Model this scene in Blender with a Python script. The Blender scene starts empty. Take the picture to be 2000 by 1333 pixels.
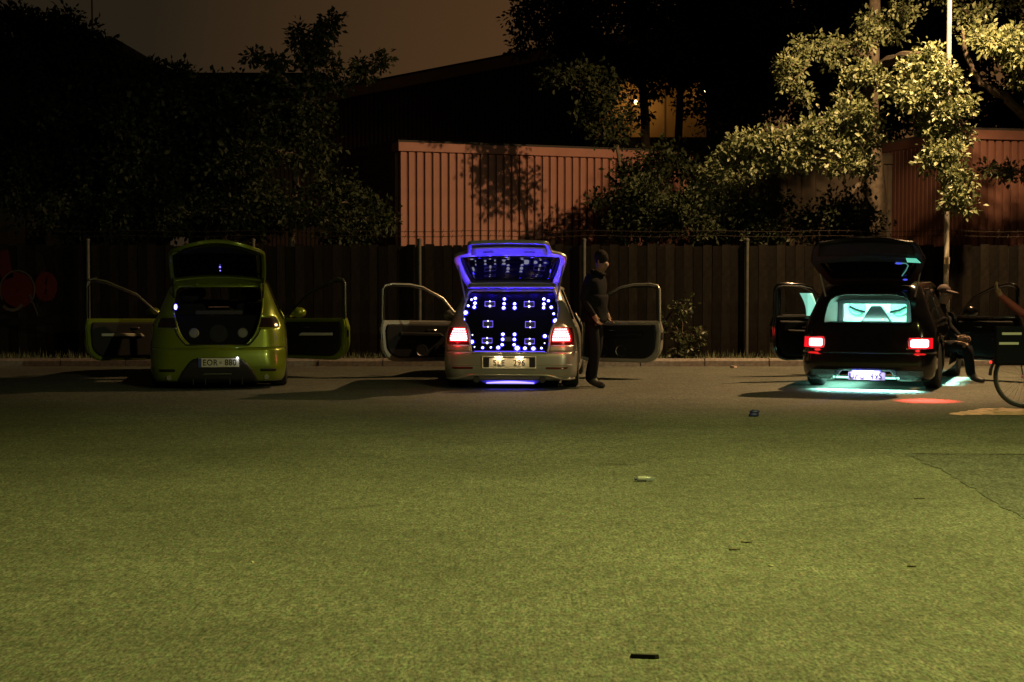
import bpy, bmesh, math, random
import numpy as np
from mathutils import Vector, Matrix
R = math.radians
random.seed(7); rng = np.random.default_rng(7)
scene = bpy.context.scene
C = scene.collection

# ------------------------------------------------------------------ camera
FPX, HOR, CAMH = 3120.0, 527.0, 1.5            # focal length in photo pixels, horizon row, eye height
TH = math.atan((666.5 - HOR) / FPX)
cd = bpy.data.cameras.new('camera'); cam = bpy.data.objects.new('camera', cd); C.objects.link(cam)
cd.sensor_width = 36; cd.lens = 36 * FPX / 2000; cd.clip_end = 2000
cam.location = (0, 0, CAMH); cam.rotation_euler = (math.pi / 2 - TH, 0, 0)
scene.camera = cam

# ------------------------------------------------------------------ world: dim brown city sky
w = bpy.data.worlds.new('World'); scene.world = w; w.use_nodes = True
nt = w.node_tree; nt.nodes.clear()
out = nt.nodes.new('ShaderNodeOutputWorld'); bg = nt.nodes.new('ShaderNodeBackground')
tc = nt.nodes.new('ShaderNodeTexCoord'); nrm = nt.nodes.new('ShaderNodeVectorMath'); nrm.operation = 'NORMALIZE'
dot = nt.nodes.new('ShaderNodeVectorMath'); dot.operation = 'DOT_PRODUCT'
g = Vector((.34, .93, .06)).normalized(); dot.inputs[1].default_value = g
rmp = nt.nodes.new('ShaderNodeValToRGB'); e = rmp.color_ramp.elements
e[0].position = .2; e[0].color = (.010, .0078, .005, 1)
e[1].position = 1.0; e[1].color = (.130, .060, .020, 1)
m = e.new(.84); m.color = (.0185, .013, .007, 1)
m = e.new(.94); m.color = (.068, .033, .0125, 1)
nt.links.new(tc.outputs['Generated'], nrm.inputs[0]); nt.links.new(nrm.outputs[0], dot.inputs[0])
nt.links.new(dot.outputs['Value'], rmp.inputs[0]); nt.links.new(rmp.outputs[0], bg.inputs[0])
nt.links.new(bg.outputs[0], out.inputs[0]); bg.inputs[1].default_value = 1.0

vs = scene.view_settings
vs.view_transform = 'Standard'; vs.look = 'None'; vs.exposure = 0; vs.gamma = 1; vs.use_curve_mapping = False
scene.cycles.max_bounces = 6; scene.cycles.sample_clamp_indirect = 3.0
scene.cycles.use_denoising = True

LAMP_NEAR = dict(pos=(4.3, 7.7, 9.6), power=9600, color=(1.0, .95, .235))
LAMP_FAR = dict(pos=(13.0, -9.0, 8.5), power=5600, color=(1.0, .96, .52))
LAMP_TREE = dict(pos=(6.95, 23.0, 7.1), power=5500, color=(1.0, .60, .26))

# ------------------------------------------------------------------ helpers
def at(px, py, Y):
    a = (px - 1000) / FPX; b = -(py - 666.5) / FPX
    d = Vector((a, math.cos(TH) + b * math.sin(TH), -math.sin(TH) + b * math.cos(TH)))
    return Vector((0, 0, CAMH)) + d * (Y / d.y)

def ray(px, py):
    a = (px - 1000) / FPX; b = -(py - 666.5) / FPX
    return Vector((a, math.cos(TH) + b * math.sin(TH), -math.sin(TH) + b * math.cos(TH)))

def ground(px, py, z=0.0):
    d = ray(px, py); return Vector((0, 0, CAMH)) + d * ((z - CAMH) / d.z)

MATS = {}
def mat(name, col=(.5, .5, .5), rough=.6, metal=0., emit=None, es=0., coat=0., spec=.5, alpha=1., noise=None, bump=None, trans=0., backdark=False):
    """procedural principled material; noise=(scale, amount), bump=(scale, strength)"""
    if name in MATS: return MATS[name]
    m = bpy.data.materials.new(name); m.use_nodes = True; n = m.node_tree; p = n.nodes['Principled BSDF']
    p.inputs['Base Color'].default_value = (*col, 1); p.inputs['Roughness'].default_value = rough
    p.inputs['Metallic'].default_value = metal; p.inputs['Coat Weight'].default_value = coat
    p.inputs['Coat Roughness'].default_value = .05
    p.inputs['Specular IOR Level'].default_value = spec
    p.inputs['Transmission Weight'].default_value = trans
    if alpha < 1: p.inputs['Alpha'].default_value = alpha
    if emit:
        p.inputs['Emission Color'].default_value = (*emit, 1); p.inputs['Emission Strength'].default_value = es
    t = n.nodes.new('ShaderNodeTexCoord')
    if noise:
        ns = n.nodes.new('ShaderNodeTexNoise'); ns.inputs['Scale'].default_value = noise[0]; ns.inputs['Detail'].default_value = 5
        n.links.new(t.outputs['Object'], ns.inputs[0])
        mr = n.nodes.new('ShaderNodeMapRange'); mr.inputs[1].default_value = .25; mr.inputs[2].default_value = .75
        mr.inputs[3].default_value = 1 - noise[1]; mr.inputs[4].default_value = 1 + noise[1]
        n.links.new(ns.outputs[0], mr.inputs[0])
        mx = n.nodes.new('ShaderNodeMix'); mx.data_type = 'RGBA'; mx.blend_type = 'MULTIPLY'; mx.inputs[0].default_value = 1
        mx.inputs[6].default_value = (*col, 1); n.links.new(mr.outputs[0], mx.inputs[7])
        n.links.new(mx.outputs[2], p.inputs['Base Color'])
    if bump:
        nb = n.nodes.new('ShaderNodeTexNoise'); nb.inputs['Scale'].default_value = bump[0]; nb.inputs['Detail'].default_value = 4
        n.links.new(t.outputs['Object'], nb.inputs[0])
        b = n.nodes.new('ShaderNodeBump'); b.inputs['Strength'].default_value = bump[1]; b.inputs['Distance'].default_value = .01
        n.links.new(nb.outputs[0], b.inputs['Height']); n.links.new(b.outputs[0], p.inputs['Normal'])
    MATS[name] = m
    return m

class MB:
    """collects shapes into one mesh"""
    def __init__(s): s.v = []; s.f = []; s.mi = []; s.M = Matrix.Identity(4); s.cur = 0
    def add(s, vs, fs):
        o = len(s.v); s.v += [s.M @ Vector(v) for v in vs]
        for f in fs: s.f.append([o + i for i in f]); s.mi.append(s.cur)
    def box(s, a, b):
        x0, y0, z0 = a; x1, y1, z1 = b
        s.add([(x0,y0,z0),(x1,y0,z0),(x1,y1,z0),(x0,y1,z0),(x0,y0,z1),(x1,y0,z1),(x1,y1,z1),(x0,y1,z1)],
              [(0,3,2,1),(4,5,6,7),(0,1,5,4),(1,2,6,5),(2,3,7,6),(3,0,4,7)])
    def tube(s, pts, r, n=8, cap=True):
        pts = [Vector(p) for p in pts]; k = len(pts); rs = r if isinstance(r, (list, tuple)) else [r] * k
        vs = []; fs = []; prev = None
        for i, p in enumerate(pts):
            d = (pts[min(i + 1, k - 1)] - pts[max(i - 1, 0)]).normalized()
            if prev is None:
                q = d.cross(Vector((0, 0, 1)) if abs(d.z) < .9 else Vector((1, 0, 0))).normalized()
            else:
                q = (prev - d * prev.dot(d)).normalized()
            prev = q; t = d.cross(q)
            for j in range(n):
                a = 2 * math.pi * j / n; vs.append(p + (q * math.cos(a) + t * math.sin(a)) * rs[i])
        for i in range(k - 1):
            for j in range(n):
                fs.append((i*n + j, i*n + (j+1) % n, (i+1)*n + (j+1) % n, (i+1)*n + j))
        if cap: fs.append(tuple(range(n - 1, -1, -1))); fs.append(tuple((k-1)*n + j for j in range(n)))
        s.add(vs, fs)
    def lathe(s, prof, n=20, axis='z', c=(0, 0, 0)):
        """prof: list of (radius, height)"""
        vs = []; fs = []; k = len(prof); c = Vector(c)
        for r, h in prof:
            for j in range(n):
                a = 2 * math.pi * j / n; x, y = r * math.cos(a), r * math.sin(a)
                v = {'z': (x, y, h), 'x': (h, x, y), 'y': (x, h, y)}[axis]; vs.append(c + Vector(v))
        for i in range(k - 1):
            for j in range(n): fs.append((i*n+j, i*n+(j+1) % n, (i+1)*n+(j+1) % n, (i+1)*n+j))
        fs.append(tuple(range(n))); fs.append(tuple((k-1)*n+j for j in range(n)))
        s.add(vs, fs)
    def prism(s, poly, n0, n1, f=None):
        """poly in (s, z); extruded over n; f(s, n, z) -> point"""
        f = f or (lambda a, n, z: (a, n, z)); k = len(poly)
        vs = [f(a, n0, z) for a, z in poly] + [f(a, n1, z) for a, z in poly]
        fs = [tuple(range(k)), tuple(range(2*k-1, k-1, -1))] + [(i, (i+1) % k, k+(i+1) % k, k+i) for i in range(k)]
        s.add(vs, fs)
    def ell(s, c, r, n=12, m=8):
        vs = []; fs = []; c = Vector(c)
        for i in range(m + 1):
            ph = math.pi * i / m
            for j in range(n):
                a = 2*math.pi*j/n
                vs.append(c + Vector((r[0]*math.sin(ph)*math.cos(a), r[1]*math.sin(ph)*math.sin(a), r[2]*math.cos(ph))))
        for i in range(m):
            for j in range(n): fs.append((i*n+j, (i+1)*n+j, (i+1)*n+(j+1) % n, i*n+(j+1) % n))
        s.add(vs, fs)
    def build(s, name, mats, parent=None, smooth=False, bevel=0, solid=0, merge=True, label=None):
        me = bpy.data.meshes.new(name); me.from_pydata([tuple(v) for v in s.v], [], s.f)
        if not isinstance(mats, (list, tuple)): mats = [mats]
        for m in mats: me.materials.append(m)
        if len(mats) > 1: me.polygons.foreach_set('material_index', s.mi)
        if merge:
            b = bmesh.new(); b.from_mesh(me); bmesh.ops.remove_doubles(b, verts=b.verts, dist=1e-4)
            bmesh.ops.recalc_face_normals(b, faces=b.faces); b.to_mesh(me); b.free()
        if smooth: me.shade_smooth(); me.set_sharp_from_angle(angle=R(50))
        o = bpy.data.objects.new(name, me); C.objects.link(o)
        if parent: o.parent = parent
        if solid:
            md = o.modifiers.new('solid', 'SOLIDIFY'); md.thickness = abs(solid); md.offset = -1 if solid > 0 else 1
        if bevel:
            md = o.modifiers.new('bevel', 'BEVEL'); md.width = bevel; md.segments = 2; md.limit_method = 'ANGLE'
        if label: o['label'] = label
        return o

def tag(o, label=None, cat=None, group=None, kind=None):
    if label: o['label'] = label
    if cat: o['category'] = cat
    if group: o['group'] = group
    if kind: o['kind'] = kind
    return o
def thing(name, label, cat, loc=(0, 0, 0), rz=0., group=None):
    o = bpy.data.objects.new(name, None); C.objects.link(o); o.location = loc; o.rotation_euler = (0, 0, rz)
    o.empty_display_size = .2
    return tag(o, label, cat, group)
def lamp(name, typ, loc, power, color, parent=None, direction=None, **kw):
    l = bpy.data.lights.new(name, typ); l.energy = power; l.color = color
    for k, v in kw.items(): setattr(l, k, v)
    o = bpy.data.objects.new(name, l); C.objects.link(o); o.location = loc
    if direction is not None: o.rotation_euler = Vector(direction).to_track_quat('-Z', 'Y').to_euler()
    if parent: o.parent = parent
    return o
def text_mesh(name, txt, size, m, parent, M, extrude=.001):
    cu = bpy.data.curves.new(name, 'FONT'); cu.body = txt; cu.size = size; cu.align_x = 'CENTER'; cu.align_y = 'CENTER'; cu.extrude = extrude; cu.resolution_u = 6
    cu.space_character = 1.1
    o = bpy.data.objects.new(name, cu); C.objects.link(o)
    me = bpy.data.meshes.new_from_object(o.evaluated_get(bpy.context.evaluated_depsgraph_get()))
    bpy.data.objects.remove(o)
    bb = bmesh.new()
    for i, (dx, dy) in enumerate(((-1, 0), (1, 0), (0, 1), (0, -1))):
        m_ = me.copy(); m_.transform(Matrix.Translation((dx * size * .022, dy * size * .018, i * .0003))); bb.from_mesh(m_); bpy.data.meshes.remove(m_)
    bb.to_mesh(me); bb.free(); me.transform(M); me.name = name; me.materials.clear(); me.materials.append(m)
    o = bpy.data.objects.new(name, me); C.objects.link(o); o.parent = parent
    return o

# ------------------------------------------------------------------ ground
def asphalt_mat(name, base, dark):
    m = bpy.data.materials.new(name); m.use_nodes = True; n = m.node_tree; p = n.nodes['Principled BSDF']
    t = n.nodes.new('ShaderNodeTexCoord')
    mp = n.nodes.new('ShaderNodeMapping'); mp.inputs['Scale'].default_value = (1, .36, 1); n.links.new(t.outputs['Object'], mp.inputs[0])
    def noise(sc, det=3, rough=.6):
        x = n.nodes.new('ShaderNodeTexNoise'); x.inputs['Scale'].default_value = sc; x.inputs['Detail'].default_value = det
        x.inputs['Roughness'].default_value = rough
        n.links.new(mp.outputs[0] if sc > 5 else t.outputs['Object'], x.inputs[0]); return x
    def rng_(x, a, b, c, d):
        r = n.nodes.new('ShaderNodeMapRange'); r.inputs[1].default_value = a; r.inputs[2].default_value = b
        r.inputs[3].default_value = c; r.inputs[4].default_value = d; n.links.new(x, r.inputs[0]); return r.outputs[0]
    def mul(a, b):
        r = n.nodes.new('ShaderNodeMath'); r.operation = 'MULTIPLY'; n.links.new(a, r.inputs[0]); n.links.new(b, r.inputs[1]); return r.outputs[0]
    f1 = noise(75, 2); f2 = noise(26, 2); f3 = noise(.35, 4); f4 = noise(2.2, 3); f6 = noise(9, 2)
    v = n.nodes.new('ShaderNodeTexVoronoi'); v.inputs['Scale'].default_value = 85; n.links.new(mp.outputs[0], v.inputs[0])
    k = mul(rng_(f1.outputs[0], .3, .7, .36, 1.64), rng_(f2.outputs[0], .3, .7, .66, 1.34))
    k = mul(k, rng_(f6.outputs[0], .3, .7, .88, 1.12))
    k = mul(k, rng_(f3.outputs[0], .3, .7, .74, 1.26)); k = mul(k, rng_(f4.outputs[0], .3, .7, .90, 1.10))
    k = mul(k, rng_(v.outputs['Distance'], 0, .7, 1.08, .9))
    hue = noise(30, 2)
    mixc = n.nodes.new('ShaderNodeMix'); mixc.data_type = 'RGBA'
    mixc.inputs[6].default_value = (*base, 1); mixc.inputs[7].default_value = (*dark, 1)
    n.links.new(rng_(hue.outputs[0], .38, .62, 0, 1), mixc.inputs[0])
    mx = n.nodes.new('ShaderNodeMix'); mx.data_type = 'RGBA'; mx.blend_type = 'MULTIPLY'; mx.inputs[0].default_value = 1
    n.links.new(mixc.outputs[2], mx.inputs[6]); n.links.new(k, mx.inputs[7])
    n.links.new(mx.outputs[2], p.inputs['Base Color']); p.inputs['Roughness'].default_value = .82
    p.inputs['Specular IOR Level'].default_value = .3
    b = n.nodes.new('ShaderNodeBump'); b.inputs['Strength'].default_value = .55; b.inputs['Distance'].default_value = .006
    n.links.new(f1.outputs[0], b.inputs['Height']); n.links.new(b.outputs[0], p.inputs['Normal'])
    return m
M_ASPH = asphalt_mat('asphalt', (.082, .077, .068), (.066, .080, .060))
M_PATCH = asphalt_mat('asphalt repair', (.062, .063, .060), (.052, .060, .053))
KY = 24.75
b = MB(); b.add([(-400, -200, 0), (400, -200, 0), (400, KY + .05, 0), (-400, KY + .05, 0)], [(0, 1, 2, 3)])
tag(b.build('asphalt_road', M_ASPH), kind='structure')
b = MB(); pp = [ground(1768, 887), ground(2080, 889), ground(2140, 1075), ground(1965, 997), ground(1850, 925)]
rag = []
for i in range(5):
    q0, q1 = pp[i], pp[(i + 1) % 5]; n_ = max(2, int((q1 - q0).length / .12))
    for j in range(n_):
        q = q0.lerp(q1, j / n_); rag.append((q.x + random.gauss(0, .012), q.y + random.gauss(0, .012), .004))
b.add(rag, [tuple(range(len(rag)))])
tag(b.build('asphalt_patch', M_PATCH), kind='structure')
M_TAR = mat('tar', (.030, .029, .027), .95, spec=.05)
def crack(p, q, wd, wob, name):
    b = MB(); p = ground(*p); q = ground(*q); n = max(6, int((q - p).length / .10)); L_ = []; R_ = []; y = 0
    for i in range(n + 1):
        c_ = p.lerp(q, i / n); y = y * .8 + random.gauss(0, wob); w_ = wd * random.uniform(.35, 1.2) * (0.15 if i in (0, n) else 1)
        d_ = (q - p).normalized(); nn = Vector((-d_.y, d_.x, 0)); L_.append(c_ + nn * (y + w_)); R_.append(c_ + nn * (y - w_))
    for i in range(n): b.add([(v.x, v.y, .008) for v in (L_[i], R_[i], R_[i+1], L_[i+1])], [(0, 1, 2, 3)])
    return tag(b.build(name, M_TAR), kind='structure')
crack((1772, 888), (2080, 890), .012, .006, 'tar_seam')
crack((1170, 907), (1246, 911), .010, .008, 'road_crack'); crack((1330, 929), (1405, 930), .008, .008, 'road_crack')
crack((560, 1010), (760, 985), .004, .012, 'road_crack'); crack((1560, 1000), (1700, 985), .004, .012, 'road_crack'); crack((300, 900), (520, 893), .006, .015, 'road_crack')
# lamp light on the road by the bicycle, painted as a pale patch
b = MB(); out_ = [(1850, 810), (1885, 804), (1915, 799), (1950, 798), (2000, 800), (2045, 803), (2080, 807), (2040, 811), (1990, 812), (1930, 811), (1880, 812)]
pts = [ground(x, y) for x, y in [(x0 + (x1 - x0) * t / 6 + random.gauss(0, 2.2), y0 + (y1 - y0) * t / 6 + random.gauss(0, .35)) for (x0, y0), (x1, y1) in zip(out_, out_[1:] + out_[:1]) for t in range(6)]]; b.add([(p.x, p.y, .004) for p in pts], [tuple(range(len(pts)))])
tag(b.build('painted_light_patch', mat('pale light patch', (.58, .36, .30), .8, noise=(9, .5))), kind='structure')
# verge, kerb
M_SOIL = mat('soil', (.045, .036, .025), .95, noise=(8, .5), bump=(30, .6))
b = MB(); b.add([(-400, KY + .16, .105), (400, KY + .16, .105), (400, 600, .105), (-400, 600, .105)], [(0, 1, 2, 3)])
tag(b.build('verge', M_SOIL), kind='structure')
kerb = bpy.data.objects.new('kerb', None); C.objects.link(kerb); kerb['kind'] = 'structure'
b = MB(); b.prism([(-.0, 0), (0, .085), (.025, .115), (.16, .12), (.16, 0)], 0, .985, lambda a, n, z: (n, a, z))
k0 = b.build('kerb_stone', mat('granite kerb', (.17, .15, .135), .85, noise=(18, .35), bump=(60, .4)), kerb)
for i in range(24):
    o = k0 if i == 0 else k0.copy()
    if i: C.objects.link(o)
    o.location = (-12 + i, KY + random.uniform(-.006, .006), random.uniform(-.006, .006))
# grass and weeds on the verge
vv = []; ff = []
for i in range(5200):
    x = random.uniform(-10.5, 10.5); y = KY + .18 + abs(random.gauss(0, .22))
    h = random.uniform(.03, .13) * (1.6 if random.random() < .06 else 1); a = random.uniform(0, 6.28); l = random.uniform(0, .05)
    dx, dy = math.cos(a) * .007, math.sin(a) * .007; lx, ly = -math.sin(a) * l, math.cos(a) * l
    o = len(vv); vv += [(x-dx, y-dy, .1), (x+dx, y+dy, .1), (x+lx, y+ly, .1+h)]; ff.append((o, o+1, o+2))
me = bpy.data.meshes.new('verge_grass'); me.from_pydata(vv, [], ff); me.materials.append(mat('grass', (.06, .075, .03), .7))
o = bpy.data.objects.new('verge_grass', me); C.objects.link(o)
tag(o, 'short dark grass along the kerb below the board fence', 'grass', kind='stuff')

# ------------------------------------------------------------------ fence
FY = 25.55
fence = thing('wooden_fence', 'long dark board fence with steel posts and barbed wire behind the three cars', 'fence', (0, FY, .1))
M_BOARD = [mat('fence board %d' % i, c, .9, spec=.08, noise=(9, .45), bump=(25, .3)) for i, c in enumerate([(.0085, .007, .0055), (.006, .005, .004), (.0108, .009, .007), (.0045, .0038, .0032)])]
def board_mesh(i):
    b = MB(); h = 1.80 + [0, -.012, .01, -.02][i]
    wd = .0715; b.prism([(-wd, 0), (wd, 0), (wd, h - .012), (wd - .008, h), (-wd + .008, h), (-wd, h - .014)], -.011, .011)
    return b
protos = [board_mesh(i).build('board', M_BOARD[i], fence) for i in range(4)]
nb = 0
for i in range(138):
    x = -10.2 + i * .148; k = random.randrange(4)
    k = (k // 2) * 2 + i % 2
    if nb < 4: o = protos[nb]; nb += 1
    else:
        o = protos[k].copy(); C.objects.link(o)
    o.location = (x, random.uniform(-.004, .004), random.uniform(-.012, .004))
    o.rotation_euler = (0, R(random.uniform(-.35, .35)), 0)
b = MB(); b.box((-10.3, .016, .0), (10.3, .03, 1.76)); b.build('backing', mat('fence back', (.012, .010, .008), .9), fence)
b = MB(); b.tube([(0, -.075, -.05), (0, -.075, 1.87)], .032, 10); b.lathe([(.04, 1.86), (.038, 1.885), (.01, 1.90)], 10, c=(0, -.075, 0))
p0 = b.build('post', mat('galvanised steel', (.055, .055, .048), .55, .3, noise=(14, .35)), fence, smooth=True)
for i, px in enumerate((175, 497, 820, 1140, 1457, 1775, -150, 2095)):
    o = p0 if i == 0 else p0.copy()
    if i: C.objects.link(o)
    o.location = ((px - 1000) * FY / FPX, 0, 0)
M_WIRE = mat('rusty wire', (.02, .016, .013), .9, 0., spec=.1)
for h in (1.93, 2.01):
    b = MB(); pts = [(x * .5 - 10.2, -.06 + .01 * math.sin(x * 2.1), h + .012 * math.sin(x * 1.7)) for x in range(41)]
    b.tube(pts, .0045, 4)
    for i in range(135):
        x = -10.1 + i * .15; c = Vector((x, -.06, h)); d = random.uniform(0, 3)
        b.tube([c - Vector((.015, .02 * math.cos(d), .03)), c + Vector((.015, .02 * math.cos(d), .03))], .004, 3)
    b.build('barbed_wire', M_WIRE, fence)
# faded graffiti: ribbons of paint on the boards at the left
def ribbon(b, pts, wd):
    P = [Vector(p) for p in pts]; n = len(P); closed = (P[0] - P[-1]).length < 1e-3; L_ = []; R_ = []
    for i, p in enumerate(P):
        a = P[i - 1] if i else (P[-2] if closed else P[0]); c = P[i + 1] if i < n - 1 else (P[1] if closed else P[-1])
        d = (c - a).normalized(); nn = Vector((-d.y, d.x)) * wd / 2 * random.uniform(.9, 1.1); L_.append(p + nn); R_.append(p - nn)
    for i in range(n - 1): b.add([(v.x, -.034, v.y) for v in (L_[i], R_[i], R_[i+1], L_[i+1])], [(0, 1, 2, 3)])
def fp(px, py): p = at(px, py, FY - .03); return (p.x, p.z - .1)
def arc(cx, cy, rx, ry, a0, a1, n=22): return [fp(cx + rx * math.cos(R(a0 + (a1-a0)*i/n)), cy + ry * math.sin(R(a0 + (a1-a0)*i/n))) for i in range(n + 1)]
b = MB(); ribbon(b, arc(34, 567, 34, 38, 150, 400), .022); ribbon(b, [fp(58, 575), fp(74, 615)], .02)
ribbon(b, arc(24, 588, 20, 18, 20, 150), .05)
b.build('graffiti_outline', mat('pale spray paint', (.05, .042, .038), .9, spec=.1), fence, merge=False)
b = MB(); ribbon(b, arc(34, 567, 17, 19, 0, 360), .26); ribbon(b, arc(90, 560, 11, 18, 0, 360), .18); ribbon(b, [fp(4, 490), fp(8, 520), fp(16, 545)], .2)
for q in range(len(b.v)): b.v[q].y = -.031
b.build('graffiti_fill', mat('red spray paint', (.045, .007, .006), .9, spec=.1), fence, merge=False)
b = MB(); ribbon(b, [fp(0, 630), fp(60, 628), fp(118, 622)], .12); ribbon(b, arc(60, 540, 52, 62, -80, 60), .05)
for q in range(len(b.v)): b.v[q].y = -.028
b.build('graffiti_shade', mat('black spray paint', (.004, .004, .006), .9, spec=.1), fence, merge=False)

# ------------------------------------------------------------------ buildings
def wall_frame(p0, p1):
    p0 = Vector(p0); p1 = Vector(p1); d = (p1 - p0); L = d.length; return L, math.atan2(d.y, d.x)
M_RED = mat('red painted cladding', (.27, .122, .10), .7, noise=(2.2, .14))
M_REDD = mat('red painted wall', (.36, .12, .075), .75, noise=(3, .15))
M_ROOF = mat('dark roofing', (.03, .028, .026), .9)
def clad_building(name, label, loc, rz, L, H, depth, pitch, pw, proud, mw, mp, fas=.17, end_ribs=True, z0=0):
    r = thing(name, label, 'building', loc, rz)
    b = MB(); b.box((0, 0, 0), (L, depth, H)); b.build('wall', mw, r)
    b = MB(); b.box((0, -proud, 0), (pw, .002, H - .02)); p0 = b.build('cladding_panel', mp, r, bevel=.008)
    n = min(295, int(L / pitch))
    for i in range(n):
        o = p0 if i == 0 else p0.copy()
        if i: C.objects.link(o)
        o.location = (.005 + i * pitch, random.uniform(0, .003), 0)
    b = MB(); b.box((-.06, -proud - .05, H - .01), (L + .06, .3, H + fas)); b.build('fascia', mp, r, bevel=.012)
    b = MB(); b.box((-.03, .0, H + fas + .003), (L + .03, depth, H + fas + .05)); b.build('roof', M_ROOF, r)
    if end_ribs:
        b = MB()
        for i in range(int(depth / pitch) - 1): b.box((-proud, .1 + i * pitch, 0), (.002, .1 + i * pitch + pw, H - .02))
        o = b.build('end_cladding', mat('shaded end cladding', (.09, .04, .03), .8, spec=.2), r)  # the end wall's shade is put into this darker red
        b = MB(); b.box((-.05, .3, H - .01), (0, depth, H + fas)); b.build('end_fascia', mat('shaded end cladding'), r)
    return r
A = at(781, 470, 32.0); B = at(1300, 470, 34.6)
L, rz = wall_frame((A.x, 32.0), (B.x, 34.6))
HS = at(781, 295, 32.0).z - .1
shed = clad_building('red_shed', 'low brick red corrugated shed above the fence behind the silver car', (A.x, 32.0, .1), rz, L + .6, HS, 4.2, .1755, .125, .05, mat('shed groove wall', (.13, .05, .035), .8), M_RED)
# louvre vent low on the shed front
b = MB(); lp = at(1186, 447, 34.0); u0 = (Vector((lp.x - A.x, lp.y - 32.0))).length
for i in range(9):
    z = lp.z - .1 - .26 + i * .068
    b.add([(u0 - .25, -.07, z), (u0 + .4, -.07, z), (u0 + .4, -.12, z - .03), (u0 - .25, -.12, z - .03), (u0 - .25, -.07, z + .012), (u0 + .4, -.07, z + .012)], [(0, 1, 2, 3), (0, 1, 5, 4), (3, 2, 5, 4)])
b.box((u0 - .28, -.068, lp.z - .45), (u0 + .43, -.054, lp.z + .25))
b.build('louvre_vent', mat('vent metal', (.12, .09, .075), .6, .3), shed)
# right shed
M_RED2 = mat('darker red cladding', (.17, .075, .058), .75, noise=(2.2, .2))  # same red as the other shed, darkened overall
A2 = at(1895, 470, 30.5); B2 = at(2150, 470, 31.2)
L2, rz2 = wall_frame((A2.x, 30.5), (B2.x, 31.2))
H2 = at(1900, 272, 30.5).z - .1
clad_building('red_shed', 'red ribbed shed partly hidden by leaves at the right edge', (A2.x, 30.5, .1), rz2, L2 + 3, H2, 8, .166, .115, .05, mat('shed groove wall'), M_RED2, end_ribs=True)
# olive store between the two sheds, behind the lit tree
A3 = at(1480, 470, 33.5); B3 = at(1900, 470, 33.5)
clad_building('plank_store', 'dim tan boarded store hidden behind the lamp lit tree', (A3.x, 33.5, .1), 0, B3.x - A3.x, at(1600, 330, 33.5).z, 5, .3, .28, .025, mat('store wall', (.06, .042, .028), .85), mat('store boards', (.05, .037, .025), .8, noise=(5, .4)), end_ribs=False)
# dark warehouse with sloping roof
Yw = 47.0
wl, wr_ = at(520, 210, Yw), at(1560, 20, Yw)
sl = lambda x: (lambda t: at(630, 192, Yw).z + (at(1010, 119, Yw).z - at(630, 192, Yw).z) * t)((x - at(630, 0, Yw).x) / (at(1010, 0, Yw).x - at(630, 0, Yw).x))
ware = thing('warehouse', 'large dark ribbed warehouse with a long sloping roof edge against the sky', 'building', (0, Yw, .1))
x0, x1 = at(430, 0, Yw).x, at(1490, 0, Yw).x
b = MB(); b.prism([(x0, 0), (x1, 0), (x1, sl(x1)), (x0, sl(x0))], 0, 14); b.build('wall', mat('warehouse wall', (.05, .037, .03), .85), ware)
b = MB(); x = x0
while x < x1 - .2: b.prism([(x, 0), (x + .07, 0), (x + .07, sl(x + .07) - .02), (x, sl(x) - .02)], -.05, .003); x += .125
o = b.build('cladding', mat('warehouse cladding', (.10, .07, .055), .8, spec=.2), ware); o['kind'] = 'stuff'
b = MB(); b.prism([(x0 - .1, sl(x0 - .1) - .25), (x1, sl(x1) - .25), (x1, sl(x1) + .06), (x0 - .1, sl(x0 - .1) + .06)], -.22, -.055); b.build('fascia', mat('warehouse fascia', (.30, .15, .10), .8), ware)
b = MB(); b.prism([(x0 - .1, sl(x0 - .1) + .063), (x1, sl(x1) + .063), (x1, sl(x1) + .13), (x0 - .1, sl(x0 - .1) + .13)], -.2, 14.2); b.build('roof', M_ROOF, ware)
# ochre lit building seen between trunks
Yo = 43.5
och = thing('loading_hall', 'ochre wall lit by a small orange lamp seen between dark trunks', 'building', (0, Yo, .1))
x0, x1 = at(1165, 0, Yo).x, at(1381, 0, Yo).x; zt = at(0, 168, Yo).z
b = MB(); b.box((x0, 0, 0), (x1, 5, zt)); b.build('wall', mat('ochre render', (.36, .23, .10), .85, noise=(1.2, .25)), och)
for px in (1233, 1300):
    b = MB(); xx = at(px, 0, Yo).x; b.box((xx - .02, -.012, 0), (xx + .02, .002, zt)); b.build('joint_strip', mat('strip', (.12, .08, .05), .8), och)
b = MB(); b.box((x0 - .3, -1.2, zt + .003), (x1 + .02, 5.2, zt + .3)); b.build('canopy', M_ROOF, och)
b = MB(); b.box((x0 - .3, -.9, 0), (x1 + 3, -.8, at(0, 281, Yo).z)); b.build('parapet', mat('warehouse wall'), och)
lp = at(1242, 200, Yo - .5)
b = MB(); b.ell((lp.x, -.5, lp.z - .1), (.045, .045, .06)); b.build('wall_lamp', mat('orange lamp glass', (.9, .6, .3), .3, emit=(1, .62, .25), es=14), och, smooth=True)
lamp('wall_lamp_light', 'POINT', (lp.x, -.7, lp.z - .1), 15, (1, .55, .15), och, shadow_soft_size=.1)
lp = at(1377, 176, Yo - .5)
b = MB(); b.ell((lp.x, -.35, lp.z - .1), (.05, .05, .07)); b.build('wall_lamp', mat('orange lamp glass'), och, smooth=True)
lamp('wall_lamp_light', 'POINT', (lp.x, -.5, lp.z - .1), 3, (1, .5, .12), och, shadow_soft_size=.05)
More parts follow.
